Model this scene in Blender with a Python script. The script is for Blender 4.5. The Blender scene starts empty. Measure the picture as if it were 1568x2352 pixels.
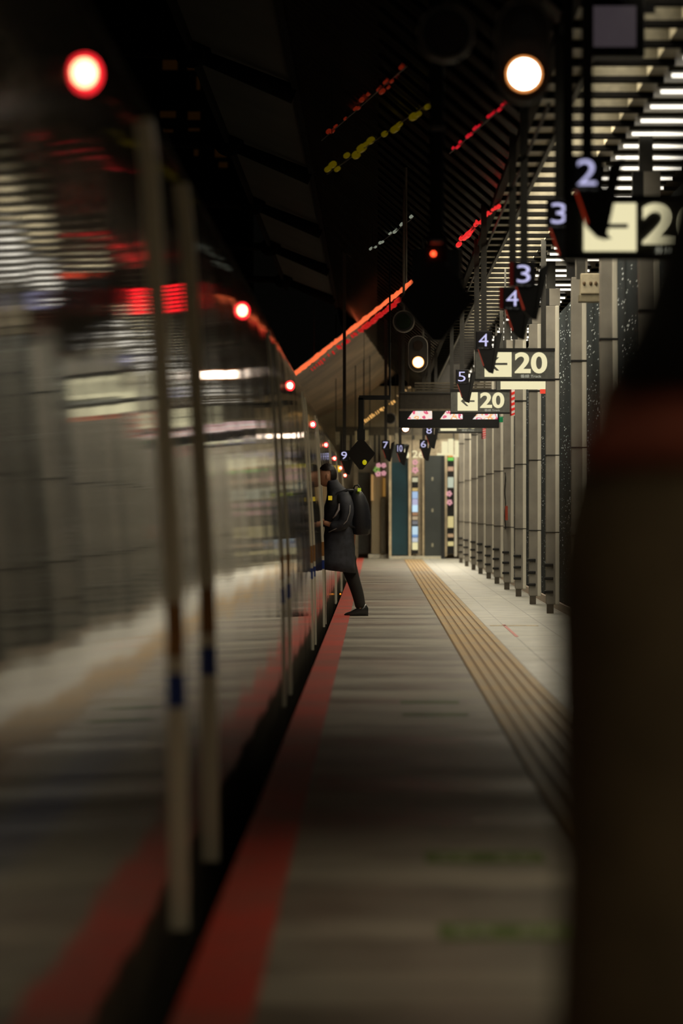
import bpy, bmesh, math, random
from mathutils import Vector, Matrix
random.seed(7)
S = bpy.context.scene
COL = S.collection
EYE = 1.15                    # camera height above the platform
F = 12000.0                   # focal length in pixels of the 1568 px wide frame
VX, VY = 862.0, 1172.0        # where the tracks vanish in the picture

# ------------------------------------------------------------------ camera, world, exposure
cam = bpy.data.cameras.new('camera'); co = bpy.data.objects.new('camera', cam); COL.objects.link(co)
cam.sensor_fit = 'HORIZONTAL'; cam.sensor_width = 24.0; cam.lens = F / 1568 * 24
co.location = (0, 0, EYE)
co.rotation_euler = (math.radians(90) - math.atan(4 / F), 0, math.atan(78 / F))
cam.clip_start = 0.05; cam.clip_end = 600
cam.dof.use_dof = True; cam.dof.focus_distance = 62.0; cam.dof.aperture_fstop = 3.3; cam.dof.aperture_blades = 0
S.camera = co
S.view_settings.view_transform = 'Standard'; S.view_settings.look = 'None'
S.view_settings.gamma = 1; S.view_settings.use_curve_mapping = False
S.view_settings.exposure = 0.0
W = bpy.data.worlds.new('night'); S.world = W; W.use_nodes = True
W.node_tree.nodes['Background'].inputs[0].default_value = (0.5, 0.45, 0.35, 1)
W.node_tree.nodes['Background'].inputs[1].default_value = 0.0022
S.cycles.max_bounces = 8; S.cycles.glossy_bounces = 5; S.cycles.diffuse_bounces = 3
S.cycles.sample_clamp_indirect = 4.0
S.cycles.use_denoising = True
TUBE_POWER = 2.0
TROUGH_POWER = 92.0      # each 5 m length of the recessed light trough above the slats
NEAR_POWER = 22.0

def P(px, py, d):             # a point at distance d along the platform seen at that pixel
    return Vector(((px - VX) * d / F, d, EYE + (VY - py) * d / F))
def XX(px, d): return (px - VX) * d / F
def ZZ(py, d): return EYE + (VY - py) * d / F

# ------------------------------------------------------------------ materials
MATS = {}
def mat(name, color=(.5, .5, .5), rough=.6, metal=0., emit=None, strength=0., spec=.5, noise=None, coat=0.):
    if name in MATS: return MATS[name]
    m = bpy.data.materials.new(name); m.use_nodes = True
    nt = m.node_tree; b = nt.nodes['Principled BSDF']
    b.inputs['Base Color'].default_value = (*color, 1)
    b.inputs['Roughness'].default_value = rough; b.inputs['Metallic'].default_value = metal
    b.inputs['Specular IOR Level'].default_value = spec
    if coat: b.inputs['Coat Weight'].default_value = coat
    if emit:
        b.inputs['Emission Color'].default_value = (*emit, 1); b.inputs['Emission Strength'].default_value = strength
    sc, amt = noise or (18., .25)
    tc = nt.nodes.new('ShaderNodeTexCoord'); nz = nt.nodes.new('ShaderNodeTexNoise')
    nz.inputs['Scale'].default_value = sc; nz.inputs['Detail'].default_value = 4
    nt.links.new(tc.outputs['Object'], nz.inputs['Vector'])
    mr = nt.nodes.new('ShaderNodeMapRange')
    mr.inputs['From Min'].default_value = .3; mr.inputs['From Max'].default_value = .7
    mr.inputs['To Min'].default_value = 1 - amt; mr.inputs['To Max'].default_value = 1 + amt * .4
    nt.links.new(nz.outputs['Fac'], mr.inputs['Value'])
    vm = nt.nodes.new('ShaderNodeVectorMath'); vm.operation = 'SCALE'; vm.inputs[0].default_value = color
    nt.links.new(mr.outputs['Result'], vm.inputs['Scale']); nt.links.new(vm.outputs['Vector'], b.inputs['Base Color'])
    MATS[name] = m; return m
def glow(name, color, strength):
    return mat(name, (.05, .05, .05), .5, emit=color, strength=strength)

def nodes(m): return m.node_tree.nodes, m.node_tree.links
def world_xyz(nt):
    g = nt.nodes.new('ShaderNodeNewGeometry'); s = nt.nodes.new('ShaderNodeSeparateXYZ')
    nt.links.new(g.outputs['Position'], s.inputs[0]); return g, s
def math_node(nt, op, a, b=None, clamp=False):
    n = nt.nodes.new('ShaderNodeMath'); n.operation = op; n.use_clamp = clamp
    for i, v in enumerate((a, b)):
        if v is None: continue
        if isinstance(v, (int, float)): n.inputs[i].default_value = v
        else: nt.links.new(v, n.inputs[i])
    return n.outputs[0]
def mixc(nt, fac, a, b):
    n = nt.nodes.new('ShaderNodeMix'); n.data_type = 'RGBA'
    if isinstance(fac, (int, float)): n.inputs['Factor'].default_value = fac
    else: nt.links.new(fac, n.inputs['Factor'])
    for k, v in (('A', a), ('B', b)):
        s = [i for i in n.inputs if i.name == k and i.type == 'RGBA'][0]
        if isinstance(v, tuple): s.default_value = (*v, 1)
        else: nt.links.new(v, s)
    return [o for o in n.outputs if o.type == 'RGBA'][0]
def noise_node(nt, vec, scale3, detail=3, sc=1.0):
    mp = nt.nodes.new('ShaderNodeMapping'); mp.inputs['Scale'].default_value = scale3
    nt.links.new(vec, mp.inputs['Vector'])
    nz = nt.nodes.new('ShaderNodeTexNoise'); nz.inputs['Scale'].default_value = sc; nz.inputs['Detail'].default_value = detail
    nt.links.new(mp.outputs[0], nz.inputs['Vector']); return nz.outputs['Fac']
def ramp01(nt, v, lo, hi, to0=0., to1=1.):
    n = nt.nodes.new('ShaderNodeMapRange'); nt.links.new(v, n.inputs['Value'])
    n.inputs['From Min'].default_value = lo; n.inputs['From Max'].default_value = hi
    n.inputs['To Min'].default_value = to0; n.inputs['To Max'].default_value = to1
    return n.outputs['Result']

# ------------------------------------------------------------------ mesh helpers
class MB:
    def __init__(s): s.bm = bmesh.new()
    def box(s, x0, x1, y0, y1, z0, z1, bev=0.0):
        r = bmesh.ops.create_cube(s.bm, size=1.0)
        vs = r['verts']
        for v in vs:
            v.co = Vector((x0 + (v.co.x + .5) * (x1 - x0), y0 + (v.co.y + .5) * (y1 - y0), z0 + (v.co.z + .5) * (z1 - z0)))
        if bev:
            es = list({e for v in vs for e in v.link_edges})
            bmesh.ops.bevel(s.bm, geom=es, offset=bev, segments=2, profile=.5, affect='EDGES')
        return s
    def cyl(s, a, b, r, r2=None, n=20, caps=True):
        a = Vector(a); b = Vector(b); d = b - a
        q = Vector((0, 0, 1)).rotation_difference(d.normalized()).to_matrix().to_4x4()
        bmesh.ops.create_cone(s.bm, cap_ends=caps, segments=n, radius1=r, radius2=r if r2 is None else r2, depth=d.length,
                              matrix=Matrix.Translation((a + b) / 2) @ q)
        return s
    def tube(s, pts, r, n=8):
        pts = [Vector(p) for p in pts]; rings = []
        for i, p in enumerate(pts):
            t = (pts[min(i + 1, len(pts) - 1)] - pts[max(i - 1, 0)]).normalized()
            u = t.cross(Vector((0, 0, 1)))
            if u.length < .05: u = t.cross(Vector((0, 1, 0)))
            u.normalize(); w = t.cross(u)
            rr = r[i] if isinstance(r, (list, tuple)) else r
            rings.append([s.bm.verts.new(p + (u * math.cos(k * 2 * math.pi / n) + w * math.sin(k * 2 * math.pi / n)) * rr) for k in range(n)])
        s.skin(rings, True, True); return s
    def skin(s, rings, close=True, caps=False):
        n = len(rings[0])
        for a, b in zip(rings, rings[1:]):
            for k in range(n if close else n - 1):
                s.bm.faces.new((a[k], a[(k + 1) % n], b[(k + 1) % n], b[k]))
        if caps:
            s.bm.faces.new(list(reversed(rings[0]))); s.bm.faces.new(rings[-1])
    def loft(s, rings, n=24, pw=2.0, caps=True):
        """rings: (centre, ax, ay, u, v) superellipses spanned by u and v"""
        out = []
        for c, ax, ay, u, v in rings:
            c = Vector(c); u = Vector(u); v = Vector(v); ring = []
            for k in range(n):
                t = k * 2 * math.pi / n; ct, st = math.cos(t), math.sin(t)
                e = 2 / pw
                ring.append(s.bm.verts.new(c + u * ax * math.copysign(abs(ct) ** e, ct) + v * ay * math.copysign(abs(st) ** e, st)))
            out.append(ring)
        s.skin(out, True, caps); return s
    def poly(s, pts, y0, y1):
        """outline in x,z extruded along y"""
        a = [s.bm.verts.new((x, y0, z)) for x, z in pts]; b = [s.bm.verts.new((x, y1, z)) for x, z in pts]
        n = len(pts)
        s.bm.faces.new(a); s.bm.faces.new(list(reversed(b)))
        for k in range(n): s.bm.faces.new((a[k], b[k], b[(k + 1) % n], a[(k + 1) % n]))
        return s
    def ball(s, c, rx, ry=None, rz=None, u=20, v=12):
        ry = ry or rx; rz = rz or rx
        bmesh.ops.create_uvsphere(s.bm, u_segments=u, v_segments=v, radius=1,
                                  matrix=Matrix.Translation(c) @ Matrix.Diagonal((rx, ry, rz, 1)))
        return s
    def build(s, name, m, parent=None, smooth=False, loc=None):
        bmesh.ops.recalc_face_normals(s.bm, faces=s.bm.faces)
        me = bpy.data.meshes.new(name)
        if loc is not None:
            for v in s.bm.verts: v.co -= Vector(loc)
        s.bm.to_mesh(me); s.bm.free()
        if smooth:
            for p in me.polygons: p.use_smooth = True
        me.materials.append(m)
        o = bpy.data.objects.new(name, me); COL.objects.link(o)
        if loc is not None: o.location = loc
        if parent: put(o, parent)
        return o
def put(o, parent):
    o.parent = parent
    top = parent; M = Matrix.Identity(4)
    while top:
        M = top.matrix_basis @ top.matrix_parent_inverse @ M if False else M
        top = top.parent
    bpy_mat = world_of(parent)
    o.matrix_parent_inverse = bpy_mat.inverted()
def world_of(o):
    M = o.matrix_parent_inverse @ o.matrix_basis if o.parent else o.matrix_basis.copy()
    if o.parent: M = world_of(o.parent) @ M
    return M
def tag(o, label=None, cat=None, group=None, kind=None):
    if label: o['label'] = label
    if cat: o['category'] = cat
    if group: o['group'] = group
    if kind: o['kind'] = kind
    return o
def thing(name, loc, label, cat, group=None):
    o = bpy.data.objects.new(name, None); COL.objects.link(o); o.location = loc
    o.empty_display_size = .1
    return tag(o, label, cat, group)
def struct(o): o['kind'] = 'structure'; return o
def copy_tree(o, parent=None):
    c = o.copy(); COL.objects.link(c)
    if parent: c.parent = parent; c.matrix_parent_inverse = o.matrix_parent_inverse.copy()
    for ch in [k for k in KIDS(o)]: copy_tree(ch, c)
    return c
def KIDS(o): return [k for k in bpy.data.objects if k.parent == o]
TXT = {}
def text_mesh(body, size, bold=0.0, depth=.004):
    """lettering standing upright, facing the camera side (-y), centred"""
    key = (body, size, bold)
    if key in TXT: return TXT[key]
    cu = bpy.data.curves.new('lettering', 'FONT'); cu.body = body; cu.size = size; cu.offset = bold; cu.extrude = depth
    cu.align_x = 'CENTER'; cu.align_y = 'CENTER'; cu.resolution_u = 6
    o = bpy.data.objects.new('lettering', cu); COL.objects.link(o)
    dg = bpy.context.evaluated_depsgraph_get(); dg.update()
    me = bpy.data.meshes.new_from_object(o.evaluated_get(dg))
    bpy.data.objects.remove(o); bpy.data.curves.remove(cu)
    xs = [v.co.x for v in me.vertices]; ys = [v.co.y for v in me.vertices]
    cx, cy = (min(xs) + max(xs)) / 2, (min(ys) + max(ys)) / 2
    for v in me.vertices: v.co = Vector((v.co.x - cx, -v.co.z, v.co.y - cy))
    me['w'] = max(xs) - min(xs); me['h'] = max(ys) - min(ys)
    TXT[key] = me; return me
def text(name, body, w, h, loc, m, parent, bold=0.0):
    src = text_mesh(body, .2, bold)
    me = src.copy(); sx = w / src['w']; sz = h / src['h']
    for v in me.vertices: v.co.x *= sx; v.co.z *= sz
    me.materials.clear(); me.materials.append(m); me.name = name
    o = bpy.data.objects.new(name, me); COL.objects.link(o); o.location = loc
    put(o, parent); return o

# common materials
M_black = mat('black_metal', (.006, .006, .007), .45)
M_dark = mat('charcoal_housing', (.16, .165, .15), .5)
M_pole = mat('grey_pole_paint', (.045, .043, .038), .45)
M_post = mat('grey_post_paint', (.36, .335, .29), .42, noise=(3., .3))
M_trim = mat('white_edge_trim', (.88, .84, .72), .35, noise=(2., .15))
M_rubber = mat('black_rubber', (.008, .008, .008), .6)
M_cream = glow('cream_backlit', (.95, .86, .52), .88)
M_led = glow('lavender_led', (.66, .64, 1.0), .9)
M_dim = glow('dim_lettering', (.5, .5, .45), .08)
M_red_led = glow('red_led', (1.0, .012, .02), 5.0)

# ------------------------------------------------------------------ platform
def platform_material():
    m = mat('worn_platform_asphalt', (.2, .18, .15), .5); nt = m.node_tree; b = nt.nodes['Principled BSDF']
    g, s = world_xyz(nt)
    n1 = noise_node(nt, g.outputs['Position'], (.2, .75, 1), 5)        # bands of light across the worn platform, painted into the colour
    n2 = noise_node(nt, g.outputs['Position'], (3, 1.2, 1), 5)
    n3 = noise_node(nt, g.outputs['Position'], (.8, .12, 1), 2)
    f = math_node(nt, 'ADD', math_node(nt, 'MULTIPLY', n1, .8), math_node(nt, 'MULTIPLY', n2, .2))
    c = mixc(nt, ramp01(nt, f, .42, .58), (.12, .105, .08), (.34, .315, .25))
    c = mixc(nt, ramp01(nt, n3, .5, .7, 0, .35), c, (.34, .22, .17))
    ym = math_node(nt, 'MODULO', math_node(nt, 'ADD', s.outputs[1], 3.45), 8.0)
    j = math_node(nt, 'LESS_THAN', ym, .07)
    c = mixc(nt, math_node(nt, 'MULTIPLY', j, .65), c, (.03, .028, .024))
    nt.links.new(c, b.inputs['Base Color'])
    nt.links.new(ramp01(nt, n1, .3, .7, .36, .6), b.inputs['Roughness'])
    return m
def tile_material():
    m = mat('pale_platform_tiles', (.4, .4, .36), .45); nt = m.node_tree; b = nt.nodes['Principled BSDF']
    g, s = world_xyz(nt)
    n1 = noise_node(nt, g.outputs['Position'], (.3, .5, 1), 4)
    n2 = noise_node(nt, g.outputs['Position'], (4, 1.5, 1), 4)
    f = math_node(nt, 'ADD', math_node(nt, 'MULTIPLY', n1, .6), math_node(nt, 'MULTIPLY', n2, .4))
    c = mixc(nt, ramp01(nt, f, .38, .62), (.33, .33, .29), (.55, .54, .47))
    xm = math_node(nt, 'MODULO', math_node(nt, 'SUBTRACT', s.outputs[0], .87), .4)
    jx = math_node(nt, 'LESS_THAN', xm, .014)
    ym = math_node(nt, 'MODULO', s.outputs[1], 4.0)
    jy = math_node(nt, 'LESS_THAN', ym, .1)
    c = mixc(nt, math_node(nt, 'MULTIPLY', math_node(nt, 'MAXIMUM', jx, jy), .55), c, (.05, .05, .045))
    nt.links.new(c, b.inputs['Base Color']); nt.links.new(ramp01(nt, n1, .3, .7, .3, .5), b.inputs['Roughness'])
    return m
END = 124.0
EDGE = -.455
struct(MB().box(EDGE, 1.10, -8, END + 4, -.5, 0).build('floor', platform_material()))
struct(MB().box(1.10, 2.6, -8, END + 4, -.5, 0).build('floor_tiles', tile_material()))
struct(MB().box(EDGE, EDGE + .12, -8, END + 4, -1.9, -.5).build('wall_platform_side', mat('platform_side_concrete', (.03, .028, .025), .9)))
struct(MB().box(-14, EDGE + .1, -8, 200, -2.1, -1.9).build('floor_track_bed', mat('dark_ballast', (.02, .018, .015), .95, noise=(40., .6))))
m = mat('red_edge_paint', (.5, .05, .035), .5); nt = m.node_tree
g, s = world_xyz(nt)
n1 = noise_node(nt, g.outputs['Position'], (1.2, .8, 1), 5)
c = mixc(nt, ramp01(nt, n1, .4, .66), (.52, .045, .025), (.34, .075, .05))
nt.links.new(c, nt.nodes['Principled BSDF'].inputs['Base Color'])
tag(MB().box(EDGE - .002, -.278, -8, END + 3, .0, .006).build('edge_stripe', m),
    'long worn red stripe painted along the platform edge beside the train', 'stripe')
# tactile strip: base and ridges
m = mat('yellow_tactile', (.62, .36, .06), .5); nt = m.node_tree
g, s = world_xyz(nt)
n1 = noise_node(nt, g.outputs['Position'], (.6, .7, 1), 5)
c = mixc(nt, ramp01(nt, n1, .38, .64), (.50, .29, .055), (.36, .25, .10))
nt.links.new(c, nt.nodes['Principled BSDF'].inputs['Base Color'])
tact = thing('tactile_strip', (.87, 0, 0), 'yellow tactile guiding strip with long raised ridges down the platform', 'tactile paving')
MB().box(.665, 1.085, -8, END - 3, .001, .008).build('base_plate', mat('brown_yellow_groove', (.3, .16, .03), .6), tact)
for k in range(6):
    x = .672 + k * .071
    MB().box(x, x + .05, -8, END - 3, .008, .014, ).build('ridge', m, tact)
# green floor markings
M_green = mat('green_floor_paint', (.13, .19, .045), .6, noise=(9., .5))
M_pale = mat('pale_floor_paint', (.30, .34, .2), .6, noise=(9., .5))
for k, (d, xa, xb, lab) in enumerate(((17.3, .165, .555, 'green painted floor marking, second one out from the camera, beside the yellow strip'),
                             (14.25, .175, .53, 'green painted floor marking nearest the camera, beside the dark-coated person'),
                             (29.4, .15, .52, 'faint green floor marking in the darker middle of the platform, nearer of the far two'),
                             (31.3, .15, .5, 'faint green floor marking farthest down the platform'))):
    dl = .26 if k < 2 else .2
    t = thing('floor_marking', ((xa + xb) / 2, d, .0), lab, 'floor marking', 'green floor markings')
    MB().box(xa, xb, d - dl, d + dl, .0005, .003).build('panel', M_green if k < 2 else mat('worn_green_paint', (.13, .19, .07), .6, noise=(6., .6)), t)
    if k < 2:
        mb = MB()
        for q in range(5):
            x = xa + .04 + q * (xb - xa - .06) / 5
            if q in (2,): continue
            mb.box(x, x + .045, d - dl * .5, d + dl * .4, .003, .004)
        mb.build('lettering', M_pale, t)
tag(MB().box(1.27, 1.30, 47.5, 52.5, .0005, .003).build('floor_tape', mat('pink_tape', (.75, .2, .18), .5)),
    'short pink tape mark along a joint of the pale tiles', 'tape')
tag(MB().box(1.14, 1.62, 51.9, 52.2, .0005, .003).build('floor_tape', mat('cream_tape', (.7, .55, .3), .5, noise=(20., .7))),
    'worn cream tape mark lying across the pale tiles', 'tape')

# ------------------------------------------------------------------ ceiling over the platform, with slats
CZ = EYE + 2.80
m_ceil = mat('beige_ceiling_panels', (.78, .70, .5), .4, noise=(1.2, .5))
mb = MB()
mb.box(1.06, 1.35, -8, END + 4, CZ, CZ + .2); mb.box(1.75, 4.2, -8, END + 4, CZ, CZ + .2); mb.box(1.35, 1.75, -8, END + 4, CZ + .17, CZ + .2)
struct(mb.build('ceiling', m_ceil))
y = -5.5
while y < END + 3:
    if not 17.0 < y < 28.5:
        la = bpy.data.lights.new('trough_light', 'AREA'); la.shape = 'RECTANGLE'; la.size = .3; la.size_y = 4.9
        la.energy = NEAR_POWER if y < 20 else TROUGH_POWER * (.22 if y < 34 else .38 if y < 39 else .55 if y < 44 else .8 if y < 55 else 1.0 if y < 100 else 1.9); la.color = (1.0, .84, .60) if y < 20 else (1.0, .90, .70)
        la.spread = math.radians(80 if 10 < y < 20 else 130 if 20 < y < 36 else 170)
        lo = bpy.data.objects.new('trough_light', la); COL.objects.link(lo); lo.location = (1.55, y, CZ + .15)
    y += 5.12
mb = MB(); y = -6.0
TUBES = []; BAF = []
while y < END + 1:
    mb.box(1.06, 1.86, y, y + .16, CZ - .036, CZ)
    BAF.append(y)
    mb.box(2.5, 4.0, y, y + .12, CZ - .03, CZ)
    TUBES.append(y + .6); y += 1.28
struct(mb.build('ceiling_slats', mat('dark_slats', (.008, .0075, .007), .9, spec=.05)))
mb = MB()
for y in BAF: mb.box(1.35, 1.75, y, y + .04, CZ + .0, CZ + .13)
struct(mb.build('ceiling_baffles', mat('grey_beige_baffles', (.16, .145, .105), .5)))
# runners (long dark bars across the slats)
struct(MB().box(1.30, 1.33, -8, END, CZ - .07, CZ - .045).build('trim_1', M_black))
# tube lights
M_tube = glow('fluorescent_white', (1.0, .93, .78), TUBE_POWER)
t0 = thing('ceiling_tube_light', (2.17, TUBES[0], CZ - .05), 'white fluorescent tube fixed crosswise under the platform ceiling', 'ceiling light', 'crosswise tube lights above the posts')
MB().cyl((1.87, TUBES[0], CZ - .055), (2.45, TUBES[0], CZ - .055), .0135, n=10).build('tube', M_tube, t0, True)
MB().box(1.85, 2.47, TUBES[0] - .03, TUBES[0] + .03, CZ - .03, CZ).build('fitting', mat('grey_fitting', (.08, .08, .07), .7), t0)
tubes = [t0]
for y in TUBES[1:]:
    if 18.5 < y < 27: continue
    if y > 58 and int(y / 1.28) % 3 == 0: continue
    c = copy_tree(t0); c.location = (2.17, y, CZ - .05); tubes.append(c)

# ------------------------------------------------------------------ canopy over the track side
M_can = mat('dark_corrugated_metal', (.10, .09, .072), .24, metal=.6, noise=(1.5, .4))
Xc, Hc = 1.08, 2.78; Xb, Hb = -.83, 4.40; Xa, Ha = -1.88, 4.83
def canopy_z(x): return EYE + Hc + (Hb - Hc) * (Xc - x) / (Xc - Xb)
def canopy():
    bm = bmesh.new(); n = 24; step = .107
    y = 5.0; i = 0; rows = []
    while y < END:
        ph = i % 6
        dz = [0, .004, .004, .0, -.02, -.02][ph]
        row = []
        for k in range(n + 1):
            t = k / n; x = Xc + (Xb - Xc) * t; z = EYE + Hc + (Hb - Hc) * t
            w = .0025 * math.sin(y * 1.7 + k * .9) + .002 * math.sin(y * .6 - k * .5)
            row.append(bm.verts.new((x, y, z + dz + w)))
        rows.append(row); y += step; i += 1
    for a, b in zip(rows, rows[1:]):
        for k in range(n): bm.faces.new((a[k], a[k + 1], b[k + 1], b[k]))
    mb = MB(); mb.bm.free(); mb.bm = bm
    return mb.build('ceiling_canopy', M_can)
struct(canopy())
M_matte = mat('matte_black_steel', (.006, .0055, .005), .95, spec=.03)
M_can2 = mat('dark_canopy_panels', (.03, .027, .022), .8, noise=(.7, .4))
mb = MB()
bmx = mb.bm
for y0 in [5 + 13.4 * k for k in range(8)]:
    y1 = y0 + 13.4
    vs = [bmx.verts.new(c) for c in ((Xb, y0, EYE + Hb), (Xa, y0, EYE + Ha), (Xa, y1, EYE + Ha), (Xb, y1, EYE + Hb))]
    bmx.faces.new(vs)
struct(MB().box(Xa - .05, Xa, 5, 112, EYE + Ha - .12, EYE + Ha + .1).build('trim_4', M_matte))
struct(MB().box(Xb - .03, Xb + .03, 5, 112, EYE + Hb - .08, EYE + Hb + .1).build('trim_5', M_matte))
mb.box(Xc - .03, Xc + .03, 5, END, EYE + Hc - .04, EYE + Hc + .1)
struct(mb.build('ceiling_track_panels', M_can2))
# cross ribs under the sloping canopy
mb = MB(); y = 6.0; sl = (Hb - Hc) / (Xc - Xb)
while y < END:
    bm = mb.bm; vs = []
    for yy in (y, y + .12):
        for t_, dz in ((0, -.035), (.55, -.035), (.55, .0), (0, .0)):
            x = Xc + (Xb - Xc) * t_; vs.append(bm.verts.new((x, yy, canopy_z(x) + dz)))
    for f in ((0, 1, 2, 3), (7, 6, 5, 4), (0, 4, 5, 1), (1, 5, 6, 2), (2, 6, 7, 3), (3, 7, 4, 0)): bm.faces.new([vs[i] for i in f])
    y += 1.28
struct(mb.build('ceiling_canopy_ribs', M_matte))
# crossbeams with knuckle joints
beam0 = None
names = ['nearest', 'second nearest', 'third nearest', 'middle', 'third farthest', 'second farthest', 'farthest', 'hindmost']
for i, d in enumerate((40.4, 53.8, 67.2, 80.5, 93.5, 107.0)):
    if beam0 is None:
        beam0 = thing('canopy_beam', (Xa, d, EYE + Ha), '', 'beam', 'black canopy crossbeams over the track')
        MB().cyl((Xb, d, EYE + Hb - .12), (Xa, d, EYE + Ha - .12), .10, .07, n=12).build('arm', M_matte, beam0, True)
        MB().cyl((Xa, d, EYE + Ha - .12), (Xa - 3.2, d, EYE + Ha + .0), .07, n=12).build('outer_arm', M_matte, beam0, True)
        MB().ball((Xa, d, EYE + Ha - .12), .19, .14, .16).build('joint', M_matte, beam0, True)
        b = beam0
    else:
        b = copy_tree(beam0); b.location = (Xa, d, EYE + Ha)
    b['label'] = 'black canopy crossbeam with a round knuckle joint over the track, ' + names[i] + ' of the row'
# far canopy section
def far_canopy():
    mb = MB(); bm = mb.bm
    top = [P(640, 885, 112), P(670, 860, 112), P(760, 790, 112), P(860, 715, 112), P(960, 638, 112), P(1010, 600, 112)]
    bot = [P(735, 1008, 134), P(760, 1006, 134), P(800, 1004, 134), P(850, 985, 134), P(905, 930, 134), P(930, 905, 134)]
    N = 60; nn = 40; rows = []
    for i in range(N + 1):
        t = i / N; row = []
        for k in range(nn + 1):
            s = k / nn * 5; j = min(int(s), 4); f = s - j
            a = top[j].lerp(top[j + 1], f); b = bot[j].lerp(bot[j + 1], f)
            p = a.lerp(b, t); p.z += (.035 if i % 3 == 0 else 0); row.append(bm.verts.new(p))
        rows.append(row)
    for a, b in zip(rows, rows[1:]):
        for k in range(nn): bm.faces.new((a[k], a[k + 1], b[k + 1], b[k]))
    return mb.build('ceiling_far_canopy', mat('brown_ribbed_panels', (.62, .46, .32), .4, noise=(.6, .6)))
struct(far_canopy())

# ------------------------------------------------------------------ added glowing streaks in place of reflections in the canopy
def under(px, py, d):
    sl = (Hb - Hc) / (Xc - Xb); den = (VY - py) + sl * (px - VX)
    return min(d, .988 * F * (Hc + sl * Xc) / den if den > 1 else d)
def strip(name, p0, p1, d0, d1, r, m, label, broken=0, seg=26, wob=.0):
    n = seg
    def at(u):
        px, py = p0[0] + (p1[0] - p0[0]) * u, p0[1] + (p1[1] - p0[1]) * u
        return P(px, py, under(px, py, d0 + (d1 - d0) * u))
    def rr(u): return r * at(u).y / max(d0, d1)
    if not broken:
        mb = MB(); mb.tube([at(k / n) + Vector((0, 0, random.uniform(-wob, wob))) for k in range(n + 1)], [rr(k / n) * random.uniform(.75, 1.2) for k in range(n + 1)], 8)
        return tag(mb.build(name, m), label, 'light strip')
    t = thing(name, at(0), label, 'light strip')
    MB().tube([at(k / 12) + Vector((0, .03, 0)) for k in range(13)], .005, 6).build('rail', M_black, t)  # added carrier for the glowing streak pieces
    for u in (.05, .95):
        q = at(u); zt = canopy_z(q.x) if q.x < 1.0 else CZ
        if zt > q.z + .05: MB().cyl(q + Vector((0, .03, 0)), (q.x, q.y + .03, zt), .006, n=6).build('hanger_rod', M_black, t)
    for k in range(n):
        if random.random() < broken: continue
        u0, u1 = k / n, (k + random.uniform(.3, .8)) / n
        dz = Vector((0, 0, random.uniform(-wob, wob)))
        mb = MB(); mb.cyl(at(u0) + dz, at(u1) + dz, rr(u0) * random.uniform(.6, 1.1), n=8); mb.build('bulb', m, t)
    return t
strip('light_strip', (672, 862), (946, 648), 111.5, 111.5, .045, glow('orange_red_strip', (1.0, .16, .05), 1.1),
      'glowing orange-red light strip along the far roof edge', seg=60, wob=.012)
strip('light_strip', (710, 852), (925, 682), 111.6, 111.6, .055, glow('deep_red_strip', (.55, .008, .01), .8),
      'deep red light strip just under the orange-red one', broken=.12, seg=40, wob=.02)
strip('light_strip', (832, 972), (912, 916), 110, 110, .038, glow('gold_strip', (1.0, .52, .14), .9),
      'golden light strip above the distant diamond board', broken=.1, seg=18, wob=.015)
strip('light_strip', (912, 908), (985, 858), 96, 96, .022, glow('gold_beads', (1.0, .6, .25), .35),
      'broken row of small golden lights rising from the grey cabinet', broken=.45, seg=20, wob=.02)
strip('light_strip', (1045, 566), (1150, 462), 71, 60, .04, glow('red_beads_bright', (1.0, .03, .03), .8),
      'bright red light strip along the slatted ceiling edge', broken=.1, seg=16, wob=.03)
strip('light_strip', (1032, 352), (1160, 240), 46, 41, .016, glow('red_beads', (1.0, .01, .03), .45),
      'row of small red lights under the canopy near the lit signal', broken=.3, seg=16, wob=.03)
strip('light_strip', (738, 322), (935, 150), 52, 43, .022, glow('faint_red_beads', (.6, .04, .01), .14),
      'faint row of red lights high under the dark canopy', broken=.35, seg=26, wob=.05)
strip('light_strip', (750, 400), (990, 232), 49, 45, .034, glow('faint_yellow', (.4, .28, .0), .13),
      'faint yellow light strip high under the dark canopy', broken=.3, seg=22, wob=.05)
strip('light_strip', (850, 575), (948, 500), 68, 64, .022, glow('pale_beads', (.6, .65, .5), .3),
      'faint row of pale lights beside the slim grey pole', broken=.45, seg=18, wob=.03)

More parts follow.
